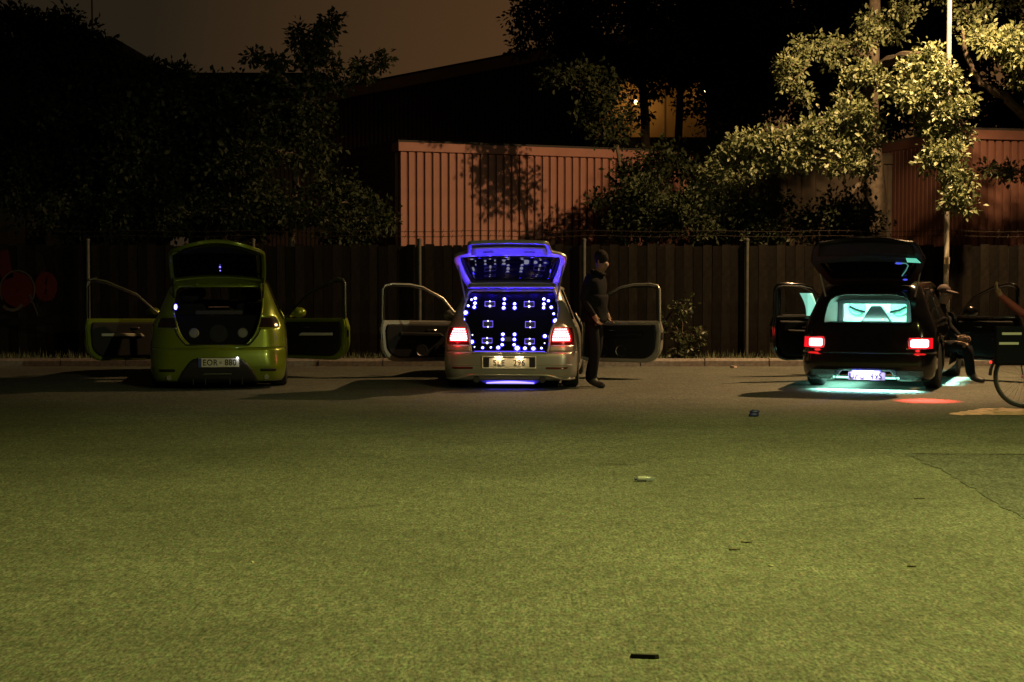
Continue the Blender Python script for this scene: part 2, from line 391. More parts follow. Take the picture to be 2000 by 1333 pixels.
# far dark buildings at left
def far_block(name, label, pxa, pxb, pyt, Y, mt):
    r = thing(name, label, 'building', (0, Y, .1)); a, c = at(pxa, pyt, Y), at(pxb, pyt, Y)
    b = MB(); b.box((a.x, 0, 0), (c.x, 9, a.z - .4)); b.build('wall', mt, r)
    b = MB(); b.box((a.x - .3, -.4, a.z - .397), (c.x + .3, 9.3, a.z - .1)); b.build('roof', M_ROOF, r)
    return r
M_DK = mat('dark render', (.06, .055, .05), .9)
fb = far_block('flat_roof_block', 'dark flat roofed block behind the trees at far left', -90, 212, 78, 52, M_DK)
for (px, py) in ((72, 252), (92, 252), (70, 292), (92, 296)):
    p = at(px, py, 51.97); b = MB(); b.box((p.x - .13, -.03, p.z - .1 - .3), (p.x + .13, -.012, p.z - .1 + .3)); f = b.build('window_frame', mat('white frame', (.6, .6, .6), .6), fb)
    b = MB(); b.box((p.x - .11, -.036, p.z - .1 - .28), (p.x + .11, -.032, p.z - .1 + .28)); b.build('pane', mat('lit far pane', (.3, .33, .36), .4, emit=(.55, .72, .8), es=.10), f)
b = MB(); p = at(165, 80, 53); b.tube([(p.x, 2, p.z - .3), (p.x, 2, p.z + 6)], [.035, .015], 6); b.build('antenna_mast', mat('mast', (.25, .22, .2), .5, .5), fb)
far_block('flat_roof_block', 'dark flat roofed block behind the slim young tree', 365, 620, 145, 55, M_DK)

# ------------------------------------------------------------------ street lamps
def street_lamp(label, base, head, color, power, spot=None):
    r = thing('street_lamp', label, 'street lamp', base, 0, None)
    hx, hy, hz = (head[i] - base[i] for i in range(3))
    mt = mat('lamp post paint', (.42, .40, .35), .5, .2, noise=(6, .2))
    b = MB(); b.tube([(0, 0, 0), (0, 0, 1.1), (0, 0, 1.15), (0, 0, hz * .96), (hx * .3, hy * .3, hz + .12), (hx, hy, hz + .16)], [.055, .052, .042, .037, .032, .028], 12); b.build('pole', mt, r, smooth=True)
    b = MB(); b.box((-.045, -.068, .5), (.045, -.055, .95)); b.build('access_door', mt, r, bevel=.004)
    b = MB(); b.ell((hx, hy, hz + .12), (.28, .16, .1)); b.build('lamp_housing', mat('lamp housing', (.2, .2, .2), .5), r, smooth=True)
    b = MB(); b.ell((hx, hy, hz + .05), (.2, .11, .07)); o = b.build('lamp_glass', mat('lamp glass ' + label[:6], (.9, .8, .6), .3, emit=color, es=25), r, smooth=True)
    if spot: lamp('lamp_light', 'SPOT', (hx, hy, hz - .06), power, color, r, spot['dir'], spot_size=spot['size'], spot_blend=spot['blend'], shadow_soft_size=.09)
    else: lamp('lamp_light', 'POINT', (hx, hy, hz - .12), power, color, r, shadow_soft_size=.07)
    return r
PX = (1850 - 1000) * 24.9 / FPX
sl1 = street_lamp('slim street lamp pole standing among lit leaves behind the black car', (PX, 24.98, .1), LAMP_TREE['pos'], LAMP_TREE['color'], LAMP_TREE['power'],
                  dict(dir=(-.26, .37, -1), size=R(129), blend=.4))
p = at(1844, 510, 24.9); b = MB(); b.box((-.05, -.065, p.z - .1 - .05), (.035, -.045, p.z - .1 + .06)); b.build('number_plate', mat('small tag', (.5, .42, .28), .6), sl1)
street_lamp('tall street lamp standing on the open asphalt outside the right frame edge', (6.9, 7.2, 0), LAMP_NEAR['pos'], LAMP_NEAR['color'], LAMP_NEAR['power'],
            dict(dir=(-.16, -.03, -1), size=R(122), blend=1.0))

street_lamp('distant street lamp standing far back across the asphalt facing the car tails', (14.5, -9.6, 0), LAMP_FAR['pos'], LAMP_FAR['color'], LAMP_FAR['power'],
            dict(dir=(-12.6, 29.0, -8.2), size=R(25), blend=.6))
# ------------------------------------------------------------------ trees
def leaf_mat(name, a, b_):
    m = bpy.data.materials.new(name); m.use_nodes = True; n = m.node_tree; p = n.nodes['Principled BSDF']
    t = n.nodes.new('ShaderNodeNewGeometry'); cr = n.nodes.new('ShaderNodeValToRGB')
    cr.color_ramp.elements[0].color = (*a, 1); cr.color_ramp.elements[1].color = (*b_, 1)
    n.links.new(t.outputs['Random Per Island'], cr.inputs[0]); n.links.new(cr.outputs[0], p.inputs['Base Color'])
    p.inputs['Roughness'].default_value = .6 if 'dark' in name else .45; p.inputs['Specular IOR Level'].default_value = .2 if 'dark' in name else .45
    tr = n.nodes.new('ShaderNodeBsdfTranslucent'); n.links.new(cr.outputs[0], tr.inputs[0])
    mx = n.nodes.new('ShaderNodeMixShader'); mx.inputs[0].default_value = .25
    n.links.new(p.outputs[0], mx.inputs[1]); n.links.new(tr.outputs[0], mx.inputs[2]); n.links.new(mx.outputs[0], n.nodes['Material Output'].inputs[0])
    return m
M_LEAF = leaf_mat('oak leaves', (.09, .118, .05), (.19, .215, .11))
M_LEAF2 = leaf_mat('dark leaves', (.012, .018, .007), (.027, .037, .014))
M_BARK = mat('bark', (.075, .058, .042), .9, noise=(14, .5), bump=(18, 1.0))
def leaf_mesh(name, blobs, m, parent, leaf=.09, per=10, sub=.16):
    """blobs: (center, (rx,ry,rz), rosettes). Leaves sit in small rosettes spread through each blob, denser near its skin."""
    cs = []
    for c, r, n in blobs:
        d = rng.normal(size=(n, 3)); d /= np.linalg.norm(d, axis=1)[:, None]
        rad = rng.uniform(.12, 1, n) ** .42
        cs.append(np.array(c) + d * rad[:, None] * np.array(r) * (1 + .22 * rng.normal(size=(n, 1))))
    c = np.concatenate(cs); k = len(c)
    c = np.repeat(c, per, axis=0); N = len(c)
    dirs = rng.normal(size=(N, 3)); dirs[:, 2] -= .25; dirs /= np.linalg.norm(dirs, axis=1)[:, None]
    base = c + dirs * rng.uniform(.0, sub, N)[:, None]
    nrm_ = rng.normal(size=(N, 3)) * .75 + np.array((0, -.15, .75)); side = np.cross(dirs, nrm_); side /= np.linalg.norm(side, axis=1)[:, None] + 1e-9
    up = np.cross(side, dirs)
    L = leaf * rng.uniform(.45, 1.35, N)[:, None]; W = L * .30
    v = np.stack([base, base + dirs * L * .5 - side * W + up * L * .07, base + dirs * L - up * L * .12, base + dirs * L * .5 + side * W + up * L * .07], 1).reshape(-1, 3)
    idx = np.arange(N) * 4
    f = np.stack([idx, idx + 1, idx + 2, idx, idx + 2, idx + 3], 1).reshape(-1, 3)
    me = bpy.data.meshes.new(name); me.vertices.add(len(v)); me.vertices.foreach_set('co', v.ravel())
    me.loops.add(f.size); me.loops.foreach_set('vertex_index', f.ravel().astype(np.int32))
    me.polygons.add(len(f)); me.polygons.foreach_set('loop_start', np.arange(0, f.size, 3, dtype=np.int32))
    me.update(calc_edges=True); me.validate(); me.materials.append(m)
    o = bpy.data.objects.new(name, me); C.objects.link(o); o.parent = parent
    return o
def tree(name, label, trunk, limbs, blobs, m=M_LEAF2, leaf=.09, per=10, sub=.16, r0=.2, cat='tree', group=None):
    """trunk: list of (px,py,Y) from base; limbs: list of polylines of (px,py,Y,radius); blobs: (px,py,rpx_x,rpx_y,Y,ry_m,n)"""
    base = at(*trunk[0]); base = Vector((base.x, base.y, .1))
    r = thing(name, label, cat, base, 0, group)
    b = MB(); pts = [Vector((base.x, base.y, .0))] + [at(*q) for q in trunk[1:]]
    k = len(pts); dense = []
    for i in range(k - 1):
        for s in range(3): dense.append(pts[i].lerp(pts[i + 1], s / 3) + Vector((random.uniform(-.03, .03), random.uniform(-.03, .03), 0)) * (i + s > 0))
    dense.append(pts[-1]); nn = len(dense)
    b.tube([p - base for p in dense], [r0 * (1.25 if i == 0 else 1) * (1 - .7 * i / (nn - 1)) for i in range(nn)], 10)
    b.build('trunk', M_BARK, r, smooth=True)
    for lm in limbs:
        b = MB(); k0_ = [at(x, y, Y) - base for x, y, Y, _ in lm]; q = []; rr = []
        for i in range(len(lm) - 1):                             # smooth, slightly crooked limb
            pa, pb, pc, pd = k0_[max(i - 1, 0)], k0_[i], k0_[i + 1], k0_[min(i + 2, len(lm) - 1)]
            for j in range(6):
                t = j / 6; w_ = .025 if (i or j) else 0
                q.append(.5 * ((2 * pb) + (pc - pa) * t + (2 * pa - 5 * pb + 4 * pc - pd) * t * t + (3 * pb - pa - 3 * pc + pd) * t ** 3) + Vector((random.uniform(-w_, w_), random.uniform(-w_, w_), random.uniform(-w_, w_))))
                rr.append(lm[i][3] + (lm[i + 1][3] - lm[i][3]) * t)
        q.append(k0_[-1]); rr.append(lm[-1][3])
        b.tube(q, rr, 7); b.build('limb', M_BARK, r, smooth=True)
    bl = []; tw = MB()
    for px, py, rx, ry, Y, rym, n in blobs:
        c = at(px, py, Y); s = Y / FPX; bl.append((tuple(c - base), (rx * s, rym, ry * s), n))
        for i in range(max(2, n // 22)):                      # twigs inside the clump
            d = Vector((random.gauss(0, 1), random.gauss(0, 1), random.gauss(0, 1))).normalized()
            e_ = c + Vector((d.x * rx * s, d.y * rym, d.z * ry * s)) * .95
            s_ = c + Vector((random.uniform(-.2, .2) * rx * s, random.uniform(.0, .3) * rym, -.3 * ry * s))
            tw.tube([s_ - base, (s_.lerp(e_, .5) + Vector((0, 0, .06))) - base, e_ - base], [.016, .010, .004], 4, cap=False)
    if blobs:
        tag(tw.build('twigs', M_BARK, r, merge=False), kind='stuff')
        leaf_mesh('crown', bl, m, r, leaf, per, sub)
    return r
# lamp lit tree at the right
T1 = [(1825, 110, 26, 22, 25.0, .25, 40), (1790, 135, 30, 22, 25.1, .25, 40), (1845, 150, 26, 24, 24.6, .22, 46), (1800, 190, 36, 26, 24.7, .28, 60), (1765, 175, 24, 16, 25.1, .2, 18), (1850, 215, 34, 22, 24.6, .22, 48), (1825, 245, 30, 24, 24.7, .22, 42),
      (1870, 265, 24, 20, 24.7, .2, 28), (1845, 290, 30, 22, 24.45, .25, 36), (1825, 315, 22, 16, 24.4, .2, 18), (1860, 335, 24, 22, 24.25, .22, 30), (1880, 365, 20, 14, 24.1, .18, 16), (1862, 392, 22, 14, 24.05, .18, 18), (1885, 405, 14, 8, 24.0, .12, 7), (1885, 200, 14, 20, 24.6, .15, 12),
      (1690, 225, 34, 18, 25.7, .3, 46), (1645, 235, 36, 18, 25.9, .3, 50), (1600, 255, 40, 18, 26, .35, 52), (1690, 265, 30, 22, 25.7, .3, 36), (1650, 285, 40, 20, 25.8, .3, 50), (1680, 320, 30, 16, 25.6, .25, 30), (1640, 325, 26, 12, 25.7, .25, 18), (1560, 265, 40, 18, 26, .35, 44), (1510, 275, 44, 20, 26.1, .4, 52), (1560, 305, 46, 20, 26.0, .35, 46), (1465, 280, 40, 20, 26.2, .4, 44), (1500, 315, 50, 20, 26.2, .4, 44),
      (1425, 305, 36, 22, 26.4, .4, 36), (1440, 350, 50, 24, 27.3, .4, 30), (1390, 345, 36, 26, 27.2, .4, 26), (1360, 385, 50, 26, 27.4, .4, 30), (1320, 415, 46, 24, 27.5, .4, 22), (1400, 425, 56, 24, 27.5, .4, 22), (1290, 440, 40, 18, 27.5, .3, 12),
      (1710, 40, 34, 16, 27.6, .3, 26), (1740, 65, 26, 14, 27.6, .25, 16), (1690, 75, 26, 16, 27.6, .3, 20), (1625, 90, 34, 16, 27.6, .3, 30), (1580, 95, 34, 18, 27.6, .3, 30), (1545, 125, 26, 18, 26.8, .3, 22), (1540, 165, 18, 18, 26.8, .2, 12), (1575, 185, 14, 16, 26.6, .2, 9), (1640, 115, 22, 12, 27.6, .25, 12), (1655, 150, 18, 10, 26.2, .2, 9), (1690, 140, 26, 16, 26.0, .25, 20), (1730, 155, 20, 14, 25.6, .2, 14), (1660, 190, 20, 12, 26.0, .2, 10),
      (1770, 20, 40, 14, 27.4, .4, 22), (1830, -20, 70, 24, 27.4, .5, 40), (1900, 25, 40, 14, 27.0, .4, 22), (1910, 60, 30, 12, 26.2, .3, 16)]
tree('broadleaf_tree', 'broadleaf tree with drooping boughs brightly lit by the street lamp', [(1716, 700, 28.2), (1712, 430, 28.2), (1700, 250, 28), (1702, 80, 27.8), (1715, -120, 27.6)],
     [[(1706, 330, 28, .13), (1660, 255, 27.0, .09), (1560, 250, 26.2, .06), (1420, 320, 26.4, .03)], [(1702, 150, 27.9, .12), (1760, 110, 26.3, .08), (1830, 130, 25.0, .05), (1850, 260, 24.6, .03), (1868, 390, 24.1, .012)],
      [(1702, 120, 27.9, .1), (1640, 85, 27.7, .05), (1590, 110, 27.6, .035), (1550, 160, 27.4, .015)], [(1712, 420, 28.1, .09), (1680, 360, 27.6, .05), (1640, 420, 27.2, .025)]], T1, M_LEAF, .086, 15, .17, .24)
# right edge tree
tree('broadleaf_tree', 'tree at the right edge with a pale slanting bough above the red shed', [(2075, 700, 27.5), (2070, 400, 27.4), (2040, 260, 27.2), (2075, 60, 27), (2080, -150, 27)],
     [[(2040, 260, 27.2, .1), (1960, 190, 26.4, .07), (1900, 140, 26.0, .05), (1880, 60, 25.8, .02)], [(2060, 200, 27.1, .1), (1985, 140, 26, .05), (1930, 110, 25.7, .03)]],
     [(1955, 85, 40, 16, 25.6, .3, 52), (1990, 110, 36, 22, 25.6, .3, 56), (1925, 75, 30, 12, 25.8, .3, 24), (1985, 65, 30, 12, 25.8, .3, 22), (1995, 150, 16, 14, 25.8, .2, 12), (1975, 335, 50, 12, 27.8, .4, 40), (1940, 330, 30, 8, 27.6, .3, 12), (2010, -30, 100, 50, 27, .7, 120)], M_LEAF, .086, 14, .17, .2)
# large dark trees over the shed
def scatter(cx, cy, sx, sy, n, r, Y, nn, ry=.8):
    return [(random.uniform(cx - sx, cx + sx), random.uniform(cy - sy, cy + sy), r * random.uniform(.7, 1.2), r * random.uniform(.55, .9), Y + random.uniform(-.9, .9), ry, nn) for _ in range(n)]
random.seed(21)
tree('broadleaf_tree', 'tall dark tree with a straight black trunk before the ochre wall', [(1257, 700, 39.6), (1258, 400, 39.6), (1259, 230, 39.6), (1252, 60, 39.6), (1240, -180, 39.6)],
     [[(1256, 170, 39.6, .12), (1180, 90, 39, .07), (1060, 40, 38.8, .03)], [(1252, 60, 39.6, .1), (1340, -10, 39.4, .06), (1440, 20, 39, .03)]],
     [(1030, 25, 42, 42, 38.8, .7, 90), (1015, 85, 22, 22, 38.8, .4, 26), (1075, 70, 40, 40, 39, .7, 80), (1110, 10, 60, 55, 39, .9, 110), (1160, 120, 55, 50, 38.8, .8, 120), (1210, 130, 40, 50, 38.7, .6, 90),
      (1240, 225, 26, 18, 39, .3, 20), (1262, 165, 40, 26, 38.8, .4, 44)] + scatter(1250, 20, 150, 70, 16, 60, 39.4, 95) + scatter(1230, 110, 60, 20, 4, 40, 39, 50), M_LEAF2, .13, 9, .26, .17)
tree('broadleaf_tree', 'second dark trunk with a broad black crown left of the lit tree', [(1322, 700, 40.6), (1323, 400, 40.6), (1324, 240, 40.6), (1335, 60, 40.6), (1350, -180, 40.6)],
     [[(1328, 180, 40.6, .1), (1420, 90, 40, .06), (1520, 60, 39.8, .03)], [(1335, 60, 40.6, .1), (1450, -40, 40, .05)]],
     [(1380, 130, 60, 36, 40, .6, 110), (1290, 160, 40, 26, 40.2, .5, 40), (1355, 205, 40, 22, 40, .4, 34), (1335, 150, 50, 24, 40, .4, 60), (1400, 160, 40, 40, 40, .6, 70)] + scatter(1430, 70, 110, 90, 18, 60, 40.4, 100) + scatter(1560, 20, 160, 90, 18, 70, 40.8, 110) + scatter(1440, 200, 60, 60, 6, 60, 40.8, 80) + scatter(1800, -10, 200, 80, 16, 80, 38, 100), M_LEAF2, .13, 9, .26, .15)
tree('broadleaf_tree', 'slender dark tree before the right end of the red shed', [(1222, 700, 30.6), (1220, 450, 30.6), (1210, 300, 30.5), (1180, 160, 30.4)],
     [[(1205, 290, 30.5, .05), (1170, 215, 30.4, .03), (1100, 150, 29.8, .012)]],
     [(1176, 200, 44, 40, 30.2, .5, 90), (1150, 225, 26, 30, 30.3, .35, 40), (1178, 258, 24, 20, 30.1, .3, 26), (1150, 150, 46, 26, 30.0, .5, 60), (1090, 148, 34, 16, 29.7, .4, 30), (1215, 250, 24, 26, 30.4, .3, 30), (1262, 340, 40, 40, 30.6, .5, 90), (1310, 330, 44, 36, 30.8, .5, 80), (1240, 410, 40, 40, 30.4, .5, 80), (1190, 390, 18, 22, 30.5, .2, 16), (1165, 385, 14, 14, 30.5, .2, 8), (1350, 320, 40, 30, 31, .5, 60), (1222, 335, 24, 36, 30.6, .35, 44), (1205, 435, 34, 26, 30.4, .4, 44), (1300, 296, 46, 16, 30.9, .35, 44), (1350, 292, 30, 14, 31, .3, 24)], M_LEAF2, .1, 9, .18, .07)
# dark trees far behind the lit tree
tree('broadleaf_tree', 'black wood edge tree standing far behind the lit tree', [(1800, 700, 37), (1800, 400, 37), (1790, 100, 37)], [], scatter(1740, 130, 300, 130, 34, 75, 37.2, 110), M_LEAF2, .14, 9, .26, .2)
# shrubs behind the fence between shed and lit tree
for (cx, cy, sx, sy, n, lab) in ((1285, 425, 60, 50, 10, 'dark shrub rising behind the fence in front of the shed end'), (1420, 440, 80, 50, 10, 'dark bushy shrub behind the fence below the drooping bough'), (1600, 425, 90, 36, 12, 'dark low shrub behind the fence right under the lit tree')):
    tree('shrub', lab, [(cx, 690, 27.0), (cx + 4, 560, 27.0), (cx - 6, 420, 27.0)], [], scatter(cx, cy, sx, sy, n, 42, 27.0, 44, .5), M_LEAF2, .085, 9, .16, .06, 'shrub')
# slim young tree against the sky
tree('young_tree', 'slim young tree spreading thin branches against the brown sky', [(568, 700, 27.0), (570, 450, 27.0), (576, 320, 27), (592, 190, 27), (612, 110, 27), (642, 38, 27)],
     [[(592, 190, 27, .05), (540, 140, 26.8, .03), (494, 108, 26.7, .012)], [(600, 200, 27, .05), (665, 170, 27, .03), (715, 140, 27, .02), (762, 112, 27, .008)], [(580, 300, 27, .04), (520, 300, 26.2, .02), (450, 320, 25.9, .01)], [(575, 350, 27, .035), (640, 430, 26.1, .015), (690, 470, 25.9, .006)], [(572, 420, 27, .03), (500, 395, 26.2, .015), (440, 420, 26, .006)], [(605, 140, 27, .03), (585, 80, 27, .012), (572, 55, 27, .006)]],
     [(650, 42, 16, 10, 27, .2, 16), (630, 65, 20, 14, 27, .3, 26), (622, 95, 22, 18, 27, .3, 34), (578, 60, 14, 9, 27, .2, 12), (588, 85, 16, 12, 27, .2, 18), (602, 120, 24, 16, 27, .3, 32), (540, 118, 26, 8, 26.8, .25, 22), (500, 112, 18, 8, 26.7, .2, 12), (535, 145, 22, 8, 26.8, .25, 16), (652, 128, 14, 12, 27, .25, 12), (665, 162, 24, 9, 27, .25, 18), (705, 145, 22, 9, 27, .2, 16), (740, 122, 18, 7, 27, .2, 12), (757, 112, 10, 5, 27, .1, 6), (695, 128, 18, 7, 27, .2, 10),
      (600, 168, 44, 16, 27, .4, 44), (570, 205, 54, 22, 27, .5, 56), (622, 212, 30, 14, 27, .4, 24), (560, 250, 80, 40, 27, .7, 130), (500, 300, 70, 22, 26.2, .4, 70), (440, 320, 50, 16, 25.9, .3, 36), (600, 300, 60, 40, 27, .6, 80), (520, 395, 70, 18, 26.2, .4, 60), (610, 420, 60, 18, 26.2, .4, 46), (660, 455, 45, 9, 25.9, .2, 22), (470, 420, 60, 22, 26.1, .4, 50), (640, 370, 50, 22, 26.6, .4, 40), (745, 430, 40, 7, 26.2, .2, 14)], M_LEAF2, .105, 9, .16, .07)
random.seed(5)
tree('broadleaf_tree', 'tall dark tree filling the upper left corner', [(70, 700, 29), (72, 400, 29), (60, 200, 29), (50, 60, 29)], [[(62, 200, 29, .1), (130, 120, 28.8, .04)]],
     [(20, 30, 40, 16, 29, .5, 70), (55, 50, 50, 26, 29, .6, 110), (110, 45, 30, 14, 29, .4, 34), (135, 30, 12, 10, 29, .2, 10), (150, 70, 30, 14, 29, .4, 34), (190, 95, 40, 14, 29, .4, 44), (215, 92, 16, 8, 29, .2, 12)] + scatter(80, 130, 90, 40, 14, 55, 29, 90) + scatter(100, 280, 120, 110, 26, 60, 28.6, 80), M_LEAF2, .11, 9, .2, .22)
tree('broadleaf_tree', 'dark rounded tree between upper left corner and slim tree', [(320, 700, 28.5), (318, 400, 28.5), (310, 220, 28.5), (300, 150, 28.5)], [[(314, 280, 28.5, .08), (370, 190, 28.3, .03)], [(314, 300, 28.5, .08), (250, 200, 28.4, .03)]],
     [(240, 130, 30, 20, 28.5, .4, 40), (290, 140, 30, 18, 28.5, .4, 44), (330, 142, 30, 16, 28.5, .4, 40), (355, 135, 12, 6, 28.5, .2, 8), (270, 165, 50, 24, 28.5, .5, 80), (360, 170, 50, 20, 28.5, .5, 60)] + scatter(330, 220, 130, 40, 16, 55, 28.5, 80) + scatter(350, 340, 150, 100, 24, 60, 28.2, 80), M_LEAF2, .11, 9, .2, .16)
for (cx, lab) in ((150, 'dark hedge shrub behind the fence at far left'), (400, 'dark hedge shrub behind the fence above the green car'), (700, 'dark thin shrub behind the fence left of the red shed')):
    tree('shrub', lab, [(cx, 690, 26.9), (cx, 560, 26.9), (cx + 5, 430, 26.9)], [], scatter(cx, 420, 130 if cx < 600 else 40, 50, 14 if cx < 600 else 5, 45, 27.0, 55, .5), M_LEAF2, .09, 9, .16, .05, 'shrub')
# weed by the kerb right of the silver car
tree('weed_bush', 'pale leaved weed bush at the fence foot right of the silver car door', [(1335, 705, 25.2), (1334, 650, 25.2), (1332, 600, 25.2)], [[(1334, 660, 25.2, .01), (1310, 640, 25.1, .006)], [(1334, 650, 25.2, .01), (1355, 655, 25.15, .006)]],
     [(1332, 602, 18, 14, 25.2, .15, 11), (1312, 635, 22, 20, 25.15, .15, 14), (1345, 665, 30, 20, 25.15, .15, 22), (1330, 690, 40, 10, 25.1, .15, 22), (1365, 650, 14, 14, 25.2, .12, 6)], leaf_mat('weed leaves', (.028, .038, .016), (.075, .088, .04)), .085, 6, .12, .014, 'bush')
# ------------------------------------------------------------------ cars
def interp(tab, z):
    """smooth (pchip-like) interpolation of rows keyed by the first column"""
    ks = [r[0] for r in tab]; n = len(tab)
    if z <= ks[0]: return tab[0][1:]
    if z >= ks[-1]: return tab[-1][1:]
    i = max(k for k in range(n - 1) if ks[k] <= z)
    h = ks[i+1] - ks[i]; t = (z - ks[i]) / h; res = []
    for c in range(1, len(tab[0])):
        def sec(a): return (tab[a+1][c] - tab[a][c]) / (ks[a+1] - ks[a])
        d = sec(i)
        def tang(k):
            if k == 0: return sec(0)
            if k == n - 1: return sec(n - 2)
            a, b2 = sec(k-1), sec(k)
            return 0 if a * b2 <= 0 else 2 * a * b2 / (a + b2)
        m0, m1 = tang(i), tang(i + 1); y0, y1 = tab[i][c], tab[i+1][c]
        t2, t3 = t*t, t*t*t
        res.append((2*t3-3*t2+1)*y0 + (t3-2*t2+t)*h*m0 + (-2*t3+3*t2)*y1 + (t3-t2)*h*m1)
    return res
class Shell:
    """body as stacked plan contours. tab rows: z, half width, rear y, corner dx, corner dy, inner line x, front y"""
    def __init__(s, tab, ys, bow=.05): s.tab = tab; s.ys = ys; s.bow = bow
    def contour(s, z):
        w, r, cx, cy, o, F = interp(s.tab, z); wr = w - cx; o = min(o, wr - .01); bow = s.bow; P = []
        for k in range(6): P.append((o * k / 6, r))
        for k in range(5): P.append((o + (wr - o) * k / 5, r))
        for k in range(9):
            t = math.pi / 2 * k / 8; P.append((wr + cx * math.sin(t), r + cy * (1 - math.cos(t))))
        P = [(x, y + bow * (x / w) ** 2) for x, y in P]
        y0 = P[-1][1]; f0 = min(s.ys[0], F - .25) if F - .25 > y0 else y0
        for k in range(1, 4): P.append((w, y0 + (f0 - y0) * k / 4))
        for y in s.ys: P.append((w, min(max(y, f0), F - .2)))
        for k in range(6):
            t = math.pi / 2 * k / 5; P.append((w - .32 * w * (1 - math.cos(t)), F - .2 + .2 * math.sin(t)))
        for k in range(1, 4): P.append((w * .68 * (1 - k / 3), F + .06 * k / 3))
        L = 2.0
        return [(x * (1 - .045 * max(0, (y - L) / L) ** 2 - .02 * max(0, (L - y) / L) ** 2), y) for x, y in P]
    def rear(s, x, z):
        """rear surface y at (x, z)"""
        c = s.contour(z); ax = abs(x)
        for (x0, y0), (x1, y1) in zip(c, c[1:20]):
            if x0 <= ax <= x1 and x1 > x0: return y0 + (y1 - y0) * (ax - x0) / (x1 - x0)
        return c[19][1]
    def build(s, zs, classify, wheels, Ra):
        grid = [[(x, y, z) for x, y in s.contour(z)] for z in zs]; nu = len(grid[0])
        def snap(v):
            x, y, z = v
            for yw, zw in wheels:
                d = math.hypot(y - yw, z - zw)
                if abs(d - Ra) < .045 and d > 0: return (x, yw + (y - yw) * Ra / d, zw + (z - zw) * Ra / d)
            return v
        grid = [[(snap(v) if 18 <= j < nu - 9 else v) for j, v in enumerate(row)] for row in grid]
        parts = {}
        for i in range(len(zs) - 1):
            for j in range(nu - 1):
                q = [grid[i][j], grid[i][j+1], grid[i+1][j+1], grid[i+1][j]]
                cx, cy, cz = (sum(p[k] for p in q) / 4 for k in range(3))
                if j >= 18 and any(math.hypot(cy - yw, cz - zw) < Ra - .004 for yw, zw in wheels): continue
                for sg in (1, -1):
                    nme = classify(j, sg * cx, cy, cz)
                    if not nme: continue
                    b = parts.setdefault(nme, MB()); qq = [(sg * x, y, z) for x, y, z in q]
                    if sg < 0: qq.reverse()
                    b.add(qq, [(0, 1, 2, 3)])
        top = grid[-1]                                          # close the roof
        b = parts.setdefault('body', MB())
        for j in range(nu - 1):
            (x0, y0, z0), (x1, y1, z1) = top[j], top[j+1]
            b.add([(x0, y0, z0), (x1, y1, z1), (-x1, y1, z1), (-x0, y0, z0)], [(0, 1, 2, 3)])
        return parts
def rear_patch(b, sh, rows, off, n=14):
    """curved sheet lying on a shell's rear: rows of (z, x0, x1), standing off the surface"""
    g = [[(x0 + (x1 - x0) * i / n, z) for i in range(n + 1)] for z, x0, x1 in rows]
    for r0, r1 in zip(g, g[1:]):
        for i in range(n): b.add([(x, sh.rear(x, z) - off, z) for x, z in (r0[i], r0[i+1], r1[i+1], r1[i])], [(0, 1, 2, 3)])
def side_x(sg, a0, a1): return (sg * a0, sg * a1) if sg > 0 else (sg * a1, sg * a0)
def zlevels(a, b, step, extra):
    n = max(1, int(round((b - a) / step))); zs = [a + (b - a) * i / n for i in range(n + 1)]
    for e_ in extra:
        k = min(range(len(zs)), key=lambda q: abs(zs[q] - e_)); zs[k] = e_
    return sorted(set(zs))
M_TYRE = mat('tyre rubber', (.012, .012, .012), .8)
M_RIM = mat('alloy', (.35, .35, .35), .3, .8)
M_TRIM = mat('black plastic', (.008, .008, .009), .6, spec=.22)
M_GLASS = mat('dark glass', (.002, .002, .003), .015, spec=.5)
M_GLASSC = mat('clear glass', (.05, .055, .055), .03, trans=.0, alpha=.16, spec=.35)
M_CABIN = mat('cabin fabric', (.014, .014, .016), .95, spec=.08)
M_PLATE = mat('plate white', (.46, .45, .39), .6)
M_PLTXT = mat('plate black', (.012, .012, .014), .6)
M_CHROME = mat('chrome', (.6, .6, .58), .18, 1.)
def wheel(parent, x, y, r, wd, sg, name='wheel'):
    e_ = bpy.data.objects.new(name, None); C.objects.link(e_); e_.parent = parent; e_.location = (x, y, r); e_.empty_display_size = .1
    b = MB(); a = r; h = wd / 2
    b.lathe([(a*.68, -h), (a*.9, -h), (a*.98, -h*.8), (a, -h*.5), (a, h*.5), (a*.98, h*.8), (a*.9, h), (a*.68, h)], 28, 'x'); b.build('tyre', M_TYRE, e_, smooth=True)
    b = MB(); b.lathe([(a*.67, -h*.9), (a*.69, -h*.9), (a*.69, h*.95), (a*.64, h*.95), (a*.62, h*.3), (a*.60, -h*.9)], 28, 'x')
    b.lathe([(a*.16, sg*h*.2), (a*.16, sg*h*.7), (a*.05, sg*h*.8)], 10, 'x')
    for k in range(5):
        t = 2*math.pi*k/5; b.tube([(sg*h*.6, math.cos(t)*a*.1, math.sin(t)*a*.1), (sg*h*.75, math.cos(t)*a*.66, math.sin(t)*a*.66)], [.03, .022], 6)
    b.build('rim', M_RIM, e_, smooth=True)
    b = MB(); b.lathe([(a*.5, -.01), (a*.5, .01)], 20, 'x'); b.build('brake_disc', mat('disc steel', (.2, .2, .2), .4, .9), e_)
    return e_
def seat(parent, x, y, z, lean=.22, head=True):
    b = MB(); b.prism([(-.24, z - .1), (.24, z - .1), (.25, z + .4), (.19, z + .6), (-.19, z + .6), (-.25, z + .4)], 0, .12, lambda s, n, zz: (x + s, y + n - (zz - z) * lean, zz))
    o = b.build('seat', M_CABIN, parent, bevel=.04)
    if head:
        b = MB(); b.ell((x, y - .75 * lean + .05, z + .70), (.13, .055, .09)); b.build('headrest', M_CABIN, o, smooth=True)
